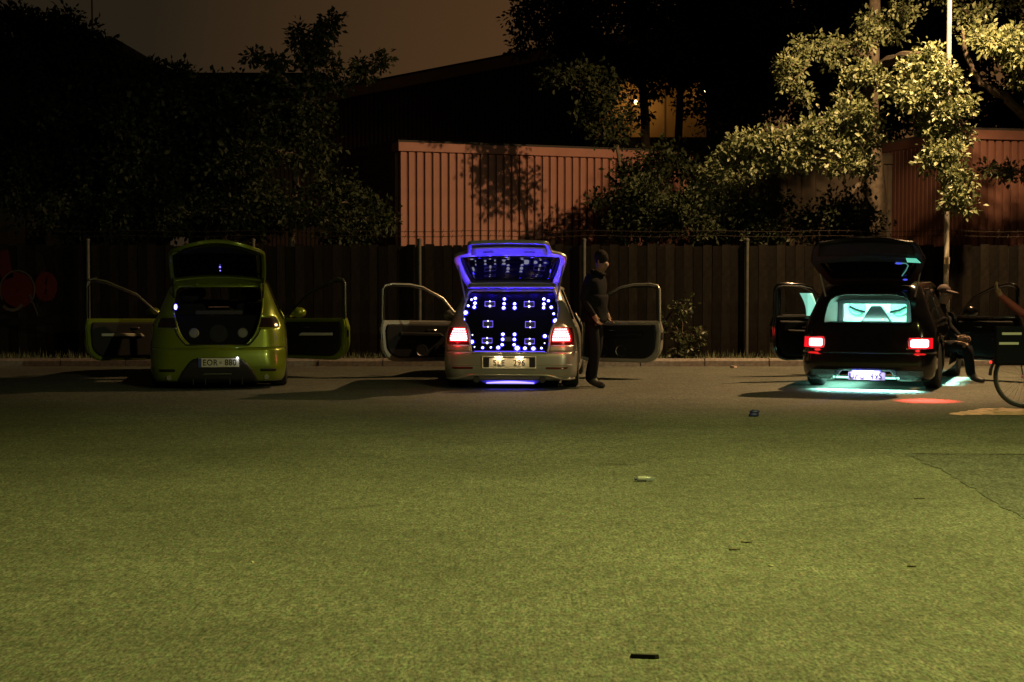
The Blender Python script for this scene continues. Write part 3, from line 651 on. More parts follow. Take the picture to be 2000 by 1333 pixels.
def interior(parent, hw, yf, zf, floor_y0=.15):
    b = MB(); b.box((-hw, floor_y0, .2), (hw, yf, .26)); b.build('floor_pan', M_CABIN, parent)
    b = MB(); b.box((-hw, yf - .35, .26), (hw, yf - .02, zf)); b.build('dashboard', M_CABIN, parent, bevel=.05)
    b = MB(); b.lathe([(.17, 0), (.185, .012), (.185, -.012), (.17, 0)], 20, 'y', (-.36, yf - .5, zf + .02)); b.build('steering_wheel', M_TRIM, parent)
def door(parent, hinge, phi, sg, L, z0, zb, zt, mp, slope=.55, trim=None, strip=None, speakers=0, glass=None, roundc=.22, mirror=True, name='door', z0h=None, mframe=None):
    """open front door. hinge (x,y) in car space, sg -1 left / +1 right"""
    sd = Vector((sg * math.sin(phi), -math.cos(phi), 0)); nn = Vector((-sg * math.cos(phi), -math.sin(phi), 0)); H = Vector((hinge[0], hinge[1], 0))
    f = lambda s, n, z: H + sd * s + nn * n + Vector((0, 0, z))
    rear = []
    for k in range(7):
        t = math.pi / 2 * k / 6; rear.append((L - roundc + roundc * math.sin(t), z0 + roundc * 1.1 * (1 - math.cos(t))))
    outl = [(0, z0 + .03), (.06, z0)] + rear + [(L + .015, zb - .12), (L - .01, zb), (0.02, zb - .02)]
    def inset(o, d, cx, cz): return [(cx + (a - cx) * (1 - d / L * 2), cz + (z - cz) * (1 - d / (zb - z0) * 2)) for a, z in o]
    cx, cz = L / 2, (z0 + zb) / 2
    bulge = lambda a, n, z: f(a, n - .05 * math.sin(max(0, min(1, (z - z0) / (zb - z0))) * math.pi) * (1 if n < .01 else 0), z)
    b = MB(); b.prism(outl, 0, .05, bulge); b.prism(inset(outl, .012, cx, cz), .0505, .075, f)
    d = b.build(name, mp, parent, bevel=.006)
    b = MB(); b.prism(inset(outl, .055, cx - .02, cz + .015), .0755, .115, f); tr = b.build('inner_trim', trim or M_TRIM, d, bevel=.02)
    # window frame
    top = [(.03, zb - .01), (slope * L * .5, zb + (zt - zb) * .60), (slope * L, zt - .045), (slope * L + .18, zt - .008), (L * .86, zt), (L - .05, zt - .02), (L - .018, zt - .07), (L - .012, zb)]
    b = MB(); b.tube([f(a, .045, z) for a, z in top], .017, 8); b.build('window_frame', mframe or mp, d, smooth=True)
    b = MB(); b.tube([f(a, .068, z) for a, z in inset(top, .02, L * .55, zb)], .010, 6); b.build('window_seal', M_TRIM, d, smooth=True)
    if glass:
        b = MB(); b.prism([(a, z) for a, z in inset(top, .01, L * .55, zb)], .04, .046, f); b.build('window_glass', glass, d)
    if strip:
        b = MB(); b.prism([(L * .30, z0 + .33), (L * .84, z0 + .345), (L * .84, z0 + .385), (L * .34, z0 + .375)], .116, .15, f); b.build('armrest', strip, d, bevel=.01)
    else:
        b = MB(); b.prism([(L * .25, z0 + .34), (L * .8, z0 + .36), (L * .8, z0 + .42), (L * .3, z0 + .40)], .116, .165, f); b.build('armrest', M_TRIM, d, bevel=.015)
    for k in range(speakers):
        c = f(L * (.30 + .23 * k), .118, z0 + .16); M = Matrix.Translation(c) @ nn.to_track_quat('Z', 'Y').to_matrix().to_4x4()
        b = MB(); b.M = M; b.lathe([(.088, 0), (.088, .012), (.07, .014)], 20); sp = b.build('speaker', M_TRIM, d)
        b = MB(); b.M = M; b.lathe([(.07, .006), (.078, .018), (.068, .012)], 20); b.build('speaker_ring', M_CHROME, sp)
    c = f(L * .36, .12, zb - .14); b = MB(); b.tube([c, c + sd * .05 + nn * .02, c + sd * .11], [.008, .010, .008], 6); b.build('door_handle', M_CHROME, d, smooth=True)
    if glass:
        b = MB(); b.tube([f(.03, .128, zb + .002), f(L * .5, .13, zb + .004), f(L - .02, .128, zb + .004)], .009, 6); b.build('chrome_strip', M_CHROME, d, smooth=True)
    if mirror:
        c = f(.12, -.12, zb + .06); b = MB(); b.ell(c, (.11, .07, .075)); b.tube([f(.06, 0, zb), c], .02, 6); b.build('wing_mirror', mp, d, smooth=True)
    b = MB(); c = f(L + .016, .025, (z0 + zb) / 2 + .08); b.M = Matrix.Translation(c) @ sd.to_track_quat('Z', 'Y').to_matrix().to_4x4(); b.box((-.018, -.05, -.012), (.018, .05, .004)); b.build('door_latch', M_TRIM, d)
    return d
def gate(parent, prof, mp, glass_u, rim=.07, thick=.045, trim=None, name='tailgate', mrim=None):
    """open tailgate: prof rows (u, y, z, half width, crown). glass between glass_u"""
    nu, nx = 26, 16; u1 = prof[-1][0]
    us = [u1 * i / nu for i in range(nu + 1)]
    for g_ in glass_u:
        k = min(range(nu + 1), key=lambda q: abs(us[q] - g_)); us[k] = g_
    def pt(u, t, off=0.):
        y, z, w, cr = interp(prof, u); y2, z2, _, _ = interp(prof, min(u1, u + .01)); y1, z1, _, _ = interp(prof, max(0, u - .01))
        d = Vector((0, y2 - y1, z2 - z1)).normalized(); n = Vector((0, -d.z, d.y))            # n points up / outward
        if n.z < 0: n = -n
        p = Vector((w * t, y, z)) + n * (off - cr * t * t)
        return p
    ts = [-1 + 2 * j / nx for j in range(nx + 1)]
    def cell(u, t): return glass_u[0] <= u <= glass_u[1] and abs(t) < 1 - rim / interp(prof, u)[2]
    def tw(u):
        k = 1 - rim / interp(prof, u)[2]; return [-1, -1 + (1 - k) / 2] + [-k + 2 * k * j / (nx - 4) for j in range(nx - 3)] + [1 - (1 - k) / 2, 1]
    fr, gl = MB(), MB()
    for i in range(nu):
        a, c = us[i], us[i+1]; ta, tc_ = tw(a), tw(c); m = (a + c) / 2
        for j in range(len(ta) - 1):
            q = [pt(a, ta[j]), pt(a, ta[j+1]), pt(c, tc_[j+1]), pt(c, tc_[j])]
            isg = glass_u[0] <= m <= glass_u[1] and 2 <= j < len(ta) - 3
            (gl if isg else fr).add(q, [(0, 1, 2, 3)])
    # orient consistently: build without relying on normals
    o = fr.build(name, [mp], parent, smooth=True)
    md = o.modifiers.new('solid', 'SOLIDIFY'); md.thickness = thick; md.offset = 0
    md = o.modifiers.new('bevel', 'BEVEL'); md.width = .008; md.segments = 2; md.limit_method = 'ANGLE'
    g2 = gl.build('rear_glass', M_GLASS, o, smooth=True); md = g2.modifiers.new('solid', 'SOLIDIFY'); md.thickness = .006; md.offset = 0
    return o, pt
def plate(parent, c, txt, wd=.50, ht=.105, sticker=False, eu=False, tilt=0.):
    M = Matrix.Translation(c) @ Matrix.Rotation(R(90 - tilt), 4, 'X')
    b = MB(); b.M = M; b.box((-wd/2, -ht/2, -.008), (wd/2, ht/2, 0)); o = b.build('number_plate', M_PLATE, parent, bevel=.003)
    a, d = txt.split(' '); off = .02 if eu else 0
    for s, xx in ((a, -.125), (d, .125)):
        text_mesh('plate_lettering', s, .105, M_PLTXT, o, M @ Matrix.Translation((xx * wd / .5 + off, -.002, .0025)) @ Matrix.Diagonal((.86, 1, 1, 1)), .0012)
    if sticker:
        b = MB(); b.M = M; b.box((-.012 + off, -.016, .0005), (.016 + off, .016, .0015)); b.build('plate_sticker', mat('sticker grey', (.2, .2, .22), .6), o)
    if eu:
        b = MB(); b.M = M; b.box((-wd/2 + .001, -ht/2 + .002, .0005), (-wd/2 + .04, ht/2 - .002, .0015)); b.build('plate_band', mat('plate blue', (.01, .03, .18), .5), o)
    return o
def to_local(root, p): return (Matrix.Rotation(-root.rotation_euler.z, 4, 'Z') @ Matrix.Translation(-root.location)) @ Vector(p)
def on_plane(root, px, py, po, no):
    """photo ray against a plane given in car space -> car space point"""
    Mi = Matrix.Rotation(-root.rotation_euler.z, 4, 'Z'); o = Mi @ (Vector((0, 0, CAMH)) - root.location); d = Mi @ ray(px, py)
    t = (Vector(po) - o).dot(no) / d.dot(no); return o + d * t
BLUE = (.022, .008, 1.0)
M_LEDC = mat('led core', (.8, .8, 1), .4, emit=(.80, .80, 1.0), es=5.0)
M_LEDR = mat('blue halo glow', (.1, .1, .6), .4, emit=(.035, .02, 1.0), es=1.15)  # blue halo around the lights, modelled as a glowing ring
M_REDL = mat('red lens lit', (.25, .004, .006), .25, emit=(1, .008, .018), es=1.0, coat=1)
M_REDD_ = mat('red lens', (.10, .003, .004), .2, coat=1)
M_REDC = mat('red led core', (1, .8, .8), .4, emit=(1.0, .60, .66), es=3.2)

# ================= silver car in the middle
car = thing('hatchback_car', 'silver hatchback full of blue lights with its tailgate raised and doors open', 'car', (-.035, 19.82, 0), R(-4))
M_SILV = mat('silver metallic', (.36, .35, .31), .36, .6, coat=.35, noise=(900, .1))
#        z     w     rear  cx   cy   inner front
tabG = [(.12, .800, .050, .22, .20, .40, 3.70), (.18, .835, .020, .22, .22, .43, 3.84), (.30, .850, .000, .20, .22, .47, 3.93), (.44, .852, .010, .19, .22, .485, 3.95),
        (.475, .850, .030, .19, .22, .485, 3.95), (.56, .850, .050, .185, .23, .500, 3.93), (.66, .845, .070, .185, .24, .505, 3.90), (.76, .822, .100, .19, .25, .53, 3.72), (.81, .795, .125, .19, .25, .55, 3.35),
        (.86, .768, .160, .15, .22, .600, 3.05), (1.00, .712, .275, .085, .14, .612, 2.72), (1.14, .655, .395, .08, .12, .575, 2.38), (1.22, .622, .47, .07, .10, .555, 2.18), (1.26, .600, .52, .12, .12, .48, 2.02), (1.285, .55, .60, .2, .16, .34, 1.9), (1.298, .42, .78, .2, .2, .2, 1.7), (1.304, .22, .98, .1, .15, .1, 1.45)]
ysG = [.95, 1.02, 1.06, 1.12, 1.2, 1.3, 1.4, 1.45, 1.55, 1.65, 1.75, 1.85, 1.95, 2.05, 2.15, 2.25, 2.35, 2.45, 2.55, 2.65, 2.75, 2.85, 2.92, 3.0, 3.08, 3.2, 3.3, 3.4, 3.48, 3.56, 3.64]
shG = Shell(tabG, ysG)
WR = .30
whG = [(.74, WR), (3.20, WR)]
def clsG(j, x, y, z):
    ax = abs(x)
    if j < 6 and .475 < z < 1.235: return None                   # boot opening
    if j < 20 and z < .475: return 'rear_bumper'
    if 6 <= j < 16 and .56 < z < .775: return 'tail_light_r' if x > 0 else 'tail_light_l'
    if j >= 20 and .86 < z < 1.22 and .72 < y < 1.32: return 'side_window_r' if x > 0 else 'side_window_l'
    if j >= 20 and .27 < z < 1.24 and 1.45 < y < 2.60: return None      # door opening
    if y > 2.0 and z > .88 and z < 1.2: return 'windscreen'
    return 'body'
pg = shG.build(zlevels(.12, 1.304, .026, [.475, .56, .775, .86, 1.22, 1.235, .27]), clsG, whG, .345)
body = pg['body'].build('body', M_SILV, car, smooth=True, solid=.02)
pg['rear_bumper'].build('rear_bumper', M_SILV, car, smooth=True, solid=.02)
[pg['side_window_' + k].build('side_window', M_GLASS, car, smooth=True) for k in 'lr']; pg['windscreen'].build('windscreen', M_GLASS, car, smooth=True)
for k in 'lr':
    tl = pg['tail_light_' + k].build('tail_light', M_REDD_, car, smooth=True)
    sg = 1 if k == 'r' else -1; b = MB(); rear_patch(b, shG, [(z, *side_x(sg, a0, a1)) for z, a0, a1 in ((.598, .532, .755), (.61, .524, .768), (.68, .528, .756), (.765, .55, .722), (.774, .565, .705))], .003); b.build('lit_lens', M_REDL, tl, smooth=True)
    b = MB()
    for row, (z, a, c, n) in enumerate([(.755, .572, .700, 7), (.727, .562, .715, 8), (.699, .553, .726, 9), (.671, .546, .736, 10), (.643, .541, .742, 10), (.622, .545, .738, 10)]):
        for i in range(n):
            x = a + (c - a) * i / (n - 1); y = shG.rear(x, z) - .004
            b.lathe([(.0108, .002), (.0108, -.006), (.006, -.010), (.001, -.011)], 8, 'y', (sg * x, y, z))
    o = b.build('led_cluster', M_REDC, tl); o['kind'] = 'stuff'
    lamp('tail_glow', 'POINT', (sg * .72, -.03, .68), 1.5, (1, .02, .03), tl, shadow_soft_size=.06)
for sg in (-1, 1):
    for y in (.74, 3.20): wheel(car, sg * .735, y, WR, .21, sg)
    b = MB(); rear_patch(b, shG, [(.262, *side_x(sg, .46, .70)), (.275, *side_x(sg, .45, .73)), (.288, *side_x(sg, .46, .72))], .003); b.build('reflector', M_REDD_, car, smooth=True, solid=.004)
    b = MB(); b.tube([(sg * .41, .55, .13), (sg * .41, .03, .135)], [.04, .042], 16); b.build('exhaust_tip', mat('sooty steel', (.05, .05, .05), .4, .6), car, smooth=True)
# bumper crease and lower skirt
b = MB(); pts = []
for i in range(29):
    x = -.80 + 1.6 * i / 28; t = max(0, (abs(x) - .42) / .3); z = .19 - .055 * min(1, t) ** 2 * (3 - 2 * min(1, t)); pts.append((x, shG.rear(x, z) - .012, z))
b.tube(pts, .016, 8); b.build('bumper_lip', M_SILV, car, smooth=True)
b = MB(); b.tube([(x, shG.rear(x, .315) - .004, .315) for x in [-.78 + 1.56 * i / 30 for i in range(31)] if abs(x) > .31], .004, 6); b = MB()
for sg in (-1, 1): b.tube([(sg * x, shG.rear(x, .315) - .002, .315) for x in [.31 + .46 * i / 12 for i in range(13)]], .005, 6)
b.build('bumper_crease', M_SILV, car, smooth=True)
# plate recess
b = MB(); b.box((-.33, -.022, .27), (.33, .004, .285)); b.box((-.33, -.022, .415), (.33, .004, .428)); b.box((-.34, -.024, .27), (-.325, .004, .428)); b.box((.325, -.024, .27), (.34, .004, .428)); b.build('plate_surround', mat('pale trim', (.5, .5, .42), .4, coat=.5), car, bevel=.004)
b = MB(); b.box((-.324, -.006, .286), (.324, -.002, .4145)); b.build('plate_recess', M_TRIM, car)
pl = plate(car, (0, -.010, .343), 'SLE 296', .50, .112)
for sg in (-1, 1):
    b = MB(); b.box((sg * .13 - .05, -.034, .414), (sg * .13 + .05, -.012, .424)); o = b.build('plate_lamp', mat('warm plate lamp', (1, .9, .7), .4, emit=(1, .8, .5), es=3), car)
    lamp('plate_lamp_light', 'POINT', (sg * .13, -.05, .404), 1.1, (1, .64, .32), o, shadow_soft_size=.015)
    b = MB(); b.box((sg * .12 - .03, -.016, .283), (sg * .12 + .03, -.011, .296)); b.build('plate_clip', M_TRIM, car)
# boot opening frame, audio board with leds
b = MB()
edge = [(interp(tabG, z)[4], z) for z in [.478 + (1.232 - .478) * i / 16 for i in range(17)]]
for sg in (-1, 1): b.tube([(sg * (x - .004), shG.rear(x, z) + .012, z) for x, z in edge], .016, 8)
b.build('boot_frame', M_SILV, car, smooth=True)
b = MB(); b.box((-.47, .015, .455), (.47, .20, .474)); b.build('boot_sill', M_SILV, car, bevel=.008)
po = Vector((0, .13, .474)); no = Vector((0, -math.cos(R(29)), math.sin(R(29)))); upv = Vector((0, math.sin(R(29)), math.cos(R(29))))
b = MB(); ol = [(s * x, (z - .474) / math.cos(R(29))) for s, x, z in [(-1, .47, .474), (1, .47, .474), (1, .49, .60), (1, .55, .80), (1, .60, .95), (1, .57, 1.12), (1, .53, 1.20), (-1, .53, 1.20), (-1, .57, 1.12), (-1, .60, .95), (-1, .55, .80), (-1, .49, .60)]]
b.prism(ol, -.02, .0, lambda a, n, v: po + Vector((a, 0, 0)) + upv * v + no * n)
board = b.build('audio_board', mat('black acrylic', (.002, .002, .003), .3, spec=.25), car)
Q = no.to_track_quat('Z', 'Y').to_matrix().to_4x4()
LEDS = [(338,526,9),(368,516,13),(366,555,13),(360,587,13),(311,576,10),(288,632,18),(268,687,16),(605,521,12),(603,559,12),(599,593,14),(688,560,12),(688,593,14),(926,521,12),(963,535,11),(926,562,13),(924,592,12),(986,588,13),(1006,641,10),(1022,699,20),(1028,735,5),
        (345,813,5),(340,869,16),(362,911,5),(428,917,10),(495,915,8),(555,916,15),(587,893,12),(591,849,13),(593,808,13),(688,808,13),(686,850,13),(684,893,12),(709,921,20),(772,922,14),(841,924,16),(906,921,9),(934,823,15),(932,880,5)]
ledp = {}
def led_at(c, r, parent, Qm, soft=1.0):
    b = MB(); b.M = Qm
    b.lathe([(r * .66, .0), (r * .66, .012), (r * .4, .018), (r * .08, .020)], 14); b.cur = 1
    b.lathe([(r * 1.12, 0), (r * 1.12, .004), (r * .92, .009), (r * .68, .009), (r * .67, 0)], 16)
    o = b.build('led', [M_LEDC, M_LEDR], parent); o.location = c; return o
for zx, zy, s in LEDS:
    c = on_plane(car, 840 + zx / 4.166, 460 + zy / 4.166, po + no * .001, no); r = s / 4.166 / 157 * 1.3
    led_at(c, max(r, .008), board, Q)
for zx, zy, ww, hh in [(487,558,80,38),(806,560,80,40),(471,722,78,48),(815,726,78,48),(464,857,80,38),(810,863,78,40)]:
    P = [on_plane(car, 840 + (zx + a * ww / 2) / 4.166, 460 + (zy + c * hh / 2) / 4.166, po + no * .008, no) for a, c in ((-1, 1), (1, 1), (1, -1), (-1, -1))]
    b = MB(); b.tube(P + [P[0]], .0045, 6); o = b.build('light_frame', mat('blue light frame', (.2, .2, .6), .4, emit=(.17, .11, 1.), es=1.25), board)
    b = MB(); b.add([p - no * .004 for p in P], [(0, 1, 2, 3)]); b.build('frame_panel', mat('grey mesh', (.05, .05, .06), .6), o)
    for c, bright in (((P[0] + P[1]) / 2, zy in (558, 560, 857, 863)), ((P[2] + P[3]) / 2, False)):
        b = MB(); b.ell(c + no * .004, (.013 if bright else .008,) * 3, 8, 6); b.build('led', M_LEDC, o, smooth=True)
b = MB(); c = on_plane(car, 991, 663, po + no * .002, no); b.M = Matrix.Translation(c) @ Q; b.box((-.05, -.03, 0), (.05, .03, .006)); b.build('badge_panel', mat('grey badge', (.16, .16, .18), .4, .6), board)
# strips that light the raised gate
M_BSTRIP = mat('blue tube', (.2, .2, .8), .4, emit=(.10, .06, 1.), es=2.5)
b = MB(); b.tube([(-.44, .06, .482), (.44, .06, .482)], .003, 6); b.build('light_strip', M_BSTRIP, car, smooth=True)
for x, z, pw in ((-.40, .50, 1.5), (-.12, .50, 1.5), (.14, .50, 1.5), (.42, .50, 1.5), (-.52, .86, 1.3), (.52, .86, 1.3), (-.49, 1.12, 1.2), (-.27, 1.13, 1.0), (-.06, 1.14, 1.2), (.08, 1.10, 1.0), (.26, 1.13, 1.0), (.48, 1.12, 1.2)):
    y = po.y + (z - .474) * math.tan(R(29)); lamp('led_light', 'SPOT', (x, y - .06, z + .03), pw * (7.5 if z > 1 else 4.2), BLUE, board, (x * .35, -.42, 1), spot_size=R(125), spot_blend=.4, shadow_soft_size=.014)
# raised tailgate
prof = [(0, .545, 1.285, .555, .02), (.12, .47, 1.36, .60, .025), (.36, .31, 1.545, .68, .03), (.52, .20, 1.665, .71, .035), (.60, .14, 1.715, .66, .03), (.66, .09, 1.74, .53, .02), (.80, -.04, 1.785, .515, .015), (.94, -.18, 1.83, .50, .015), (1.0, -.24, 1.845, .46, .015)]
gt, gp = gate(car, prof, M_SILV, (.10, .55), rim=.085)
b = MB()
for i in range(9):
    for j in range(12):
        u0, u1 = .675 + .24 * i / 9, .675 + .24 * (i + 1) / 9; t0, t1 = -.9 + 1.8 * j / 12, -.9 + 1.8 * (j + 1) / 12
        b.add([gp(u0, t0, -.045), gp(u0, t1, -.045), gp(u1, t1, -.045), gp(u1, t0, -.045)], [(0, 1, 2, 3)])
b.build('gate_trim', mat('pale gate trim', (.42, .42, .42), .5), gt, smooth=True, solid=.012)
for sg in (-1, 1):
    b = MB(); b.add([gp(.76, sg * .62, -.062), gp(.76, sg * .36, -.062), gp(.79, sg * .36, -.062), gp(.79, sg * .62, -.062)], [(0, 1, 2, 3)]); b.build('grip_slot', M_TRIM, gt)
    b = MB(); b.tube([(sg * .575, .33, 1.10), (sg * .66, .24, 1.56)], [.013, .009], 8); b.build('gas_strut', mat('strut', (.3, .3, .3), .3, .7), car, smooth=True)
b = MB(); b.prism([(-.56, 1.262), (.56, 1.262), (.52, 1.295), (-.52, 1.295)], .40, .60, lambda a, n, z: (a, n + .25 * (a * a) * .3, z)); b.build('roof_spoiler', M_SILV, car, bevel=.012)
# under car light
b = MB(); b.tube([(-.30 + .6 * i / 10, .20, .075 + .012 * math.cos((i - 5) / 5 * 1.5)) for i in range(11)], [.006 + .010 * math.sin(math.pi * (i + .5) / 11) for i in range(11)], 8); b.build('underglow_tube', mat('underglow blue', (.3, .3, 1), .4, emit=(.32, .25, 1.0), es=2.2), car, smooth=True)
b = MB(); b.prism([(-.42, .118), (-.30, .06), (.30, .06), (.42, .118)], .225, .235, lambda a, n, z: (a, n, z)); b.build('rear_valance', mat('valance', (.2, .2, .22), .5), car)
lamp('underglow_light', 'AREA', (0, .16, .10), 1.2, (.05, .03, 1), car, (0, .5, -.6), shape='RECTANGLE', size=.6, size_y=.03)
interior(car, .74, 2.75, .80, .3)
for x in (-.36, .36): seat(car, x, 1.95, .40)
door(car, (-.855, 2.62), R(68), -1, 1.17, .22, .80, 1.30, M_SILV, speakers=2, slope=.50)
door(car, (.855, 2.62), R(68), 1, 1.17, .22, .80, 1.30, M_SILV, speakers=2, slope=.50)

# ================= lime car at the left
car = thing('hatchback_car', 'lime green hatchback with raised tailgate and wide open front doors', 'car', (-3.665, 19.86, 0), R(8))
M_LIME = mat('lime metallic', (.14, .19, .008), .30, .45, coat=1., noise=(900, .12))
tabS = [(.10, .800, .060, .22, .22, .50, 3.9), (.16, .835, .030, .22, .24, .50, 4.1), (.30, .858, .000, .24, .26, .50, 4.2), (.44, .862, .010, .26, .30, .50, 4.22), (.52, .860, .030, .26, .30, .41, 4.2), (.56, .858, .040, .26, .30, .36, 4.2),
        (.62, .855, .055, .26, .30, .42, 4.18), (.70, .850, .075, .26, .30, .47, 4.1), (.80, .835, .105, .26, .30, .51, 3.9), (.88, .800, .145, .24, .28, .53, 3.55), (.92, .778, .165, .22, .26, .54, 3.25), (1.02, .735, .235, .17, .2, .555, 2.9),
        (1.16, .675, .36, .12, .16, .56, 2.6), (1.26, .635, .45, .10, .12, .53, 2.36), (1.32, .605, .52, .12, .14, .46, 2.2), (1.355, .56, .62, .2, .18, .34, 2.05), (1.378, .42, .82, .2, .2, .2, 1.85), (1.388, .22, 1.05, .1, .15, .1, 1.55)]
ysS = [.95, 1.02, 1.08, 1.16, 1.25, 1.35, 1.45, 1.55, 1.65, 1.75, 1.85, 1.95, 2.05, 2.15, 2.25, 2.35, 2.45, 2.55, 2.65, 2.75, 2.85, 2.95, 3.05, 3.12, 3.2, 3.28, 3.4, 3.5, 3.6, 3.7, 3.78]
shS = Shell(tabS, ysS, .07)
whS = [(.78, .315), (3.35, .315)]
def clsS(j, x, y, z):
    ax = abs(x)
    if j < 6 and .56 < z < 1.285: return None
    if 6 <= j < 15 and .775 < z < .895: return 'tail_light_r' if x > 0 else 'tail_light_l'
    if j < 20 and z < .52: return 'rear_bumper'
    if j >= 20 and .93 < z < 1.27 and .75 < y < 1.52: return 'side_window_r' if x > 0 else 'side_window_l'
    if j >= 20 and .27 < z < 1.29 and 1.62 < y < 2.80: return None
    if y > 2.2 and .94 < z < 1.28: return 'windscreen'
    return 'body'
pg = shS.build(zlevels(.10, 1.388, .026, [.56, .52, .775, .895, 1.285, .93, 1.27, .38]), clsS, whS, .365)
pg['body'].build('body', M_LIME, car, smooth=True, solid=.02); pg['rear_bumper'].build('rear_bumper', M_LIME, car, smooth=True, solid=.02)
[pg['side_window_' + k].build('side_window', M_GLASS, car, smooth=True) for k in 'lr']; pg['windscreen'].build('windscreen', M_GLASS, car, smooth=True)
for k in 'lr':
    tl = pg['tail_light_' + k].build('tail_light', mat('smoked lens', (.012, .006, .007), .12, coat=1), car, smooth=True)
# dark diffuser with plate
b = MB(); rear_patch(b, shS, [(z, -x, x) for z, x in ((.098, .50), (.16, .47), (.24, .43), (.32, .37), (.36, .335), (.385, .30), (.40, .25), (.405, .20))], .012, 24)
b.build('diffuser', mat('gloss black', (.010, .010, .011), .25, coat=.4), car, smooth=True, solid=.02)
b = MB(); b.tube([(-.17 + .34 * i / 6, shS.rear(-.17 + .34 * i / 6, .205) - .02, .205) for i in range(7)], .013, 8); b.build('diffuser_bar', mat('dim metal', (.2, .24, .16), .35, .7), car, smooth=True)
for x in (-.30, -.15, .15, .30):
    b = MB(); b.prism([(.0, .07), (.10, .07), (.06, .15), (0, .17)], -.006, .006, lambda a, n, z: (x + n, .03 - a * .6, z)); b.build('diffuser_fin', M_TRIM, car)
plate(car, (.015, -.048, .345), 'EOR 880', .50, .112, sticker=True, eu=True)
b = MB(); b.ell((.245, -.050, .404), (.014, .012, .011)); o = b.build('plate_lamp', mat('white led', (1, 1, 1), .4, emit=(.95, .95, 1), es=4), car, smooth=True)
lamp('plate_lamp_light', 'POINT', (.245, -.085, .395), .10, (.9, .92, 1), o, shadow_soft_size=.012)
for sg in (-1, 1):
    for y in (.78, 3.35): wheel(car, sg * .745, y, .315, .225, sg)
    b = MB(); rear_patch(b, shS, [(.228, *side_x(sg, .53, .71)), (.245, *side_x(sg, .52, .73)), (.262, *side_x(sg, .53, .72))], .004); b.build('reflector', M_TRIM, car, smooth=True, solid=.004)
    b = MB(); b.prism([(.20, .20), (.255, .20), (.245, .52), (.215, .52)], 0, .014, lambda a, n, z: (sg * (interp(tabS, z)[0] - .045 + (a - .22) * .5 + n), a + .06, z)); b.build('side_vent', M_TRIM, car, bevel=.004)
    b = MB(); b.tube([(sg * .60, .4, .15), (sg * .60, .05, .155)], .032, 14); b.build('exhaust_tip', M_CHROME, car, smooth=True)
edge = [(interp(tabS, z)[4], z) for z in [.562 + (1.283 - .562) * i / 18 for i in range(19)]]
b = MB()
for sg in (-1, 1): b.tube([(sg * (x - .004), shS.rear(x, z) + .014, z) for x, z in edge], .015, 8)
b.build('boot_frame', M_LIME, car, smooth=True)
b = MB(); b.tube([(sg * (x + .03), shS.rear(x, z) + .0, z) for sg, x, z in [(-1, *edge[5]), (-1, *edge[3]), (-1, *edge[1]), (-1, *edge[0]), (1, *edge[0]), (1, *edge[1]), (1, *edge[3]), (1, *edge[5])]], .010, 6); b.build('boot_seal', M_TRIM, car, smooth=True)
b = MB(); b.box((-.37, .05, .545), (.37, .24, .560)); b.build('boot_sill', M_LIME, car, bevel=.008)
# speaker box in the boot
b = MB(); b.prism([(-.50, .562), (.50, .562), (.52, .92), (-.52, .92)], .0, .5, lambda a, n, z: (a, .26 + n + (z - .562) * .2, z)); box = b.build('speaker_box', mat('black carpet', (.007, .007, .008), .95, spec=.08), car, bevel=.01)
for sg in (-1, 1):
    M = Matrix.Translation((sg * .302, .287, .70)) @ Matrix.Rotation(R(79), 4, 'X')
    b = MB(); b.M = M; b.lathe([(.062, 0), (.062, .01), (.052, .018), (.05, .006), (.02, -.002 + .012), (.004, .016)], 22); b.build('tweeter', mat('pale cone', (.17, .17, .155), .7, spec=.2), box, smooth=True)
M = Matrix.Translation((0, .285, .69)) @ Matrix.Rotation(R(79), 4, 'X'); b = MB(); b.M = M; b.lathe([(.115, 0), (.115, .014), (.095, .02), (.03, -.02 + .03), (.002, .012)], 28); b.build('subwoofer', mat('dull cone', (.014, .014, .014), .7, spec=.15), box, smooth=True)
b = MB(); b.box((-.3, .46, .923), (.3, .72, .985)); b.build('amplifier', mat('amp metal', (.03, .027, .027), .5, .5), car, bevel=.01)
b = MB(); b.box((-.13, .455, 1.02), (.13, .47, 1.032)); b.build('amplifier_strip', mat('reddish strip', (.25, .10, .07), .5), car)
interior(car, .76, 2.95, .88, .3)
for x in (-.36, .36): seat(car, x, 2.1, .48)
for x in (-.4, .4): seat(car, x, 1.15, .46)
c = on_plane(car, 343, 600, Vector((0, .20, 0)), Vector((0, 1, 0)))
b = MB(); b.ell(c, (.017, .016, .032)); o = b.build('boot_lamp', M_LEDC, car, smooth=True); b = MB(); b.ell(c + Vector((0, .014, 0)), (.027, .014, .044)); b.build('boot_lamp_halo', M_LEDR, o, smooth=True)  # outer ellipsoid is the lamp's halo, added as a glowing shell
lamp('boot_lamp_light', 'POINT', c - Vector((-.03, .05, 0)), .35, BLUE, o, shadow_soft_size=.02)
prof = [(0, .56, 1.335, .575, .03), (.10, .49, 1.395, .585, .06), (.13, .465, 1.41, .59, .06), (.40, .27, 1.56, .60, .04), (.62, .09, 1.70, .595, .04), (.76, -.03, 1.77, .55, .05), (.86, -.12, 1.81, .46, .06), (.93, -.18, 1.835, .36, .05), (.98, -.22, 1.85, .22, .03)]
gt, gp = gate(car, prof, M_LIME, (.14, .70), rim=.05)
b = MB()
for i in range(6):
    for j in range(10):
        u0, u1 = .715 + .2 * i / 6, .715 + .2 * (i + 1) / 6; t0, t1 = -.88 + 1.76 * j / 10, -.88 + 1.76 * (j + 1) / 10
        b.add([gp(u0, t0, -.04), gp(u0, t1, -.04), gp(u1, t1, -.04), gp(u1, t0, -.04)], [(0, 1, 2, 3)])
b.build('gate_trim', M_TRIM, gt, smooth=True, solid=.01)
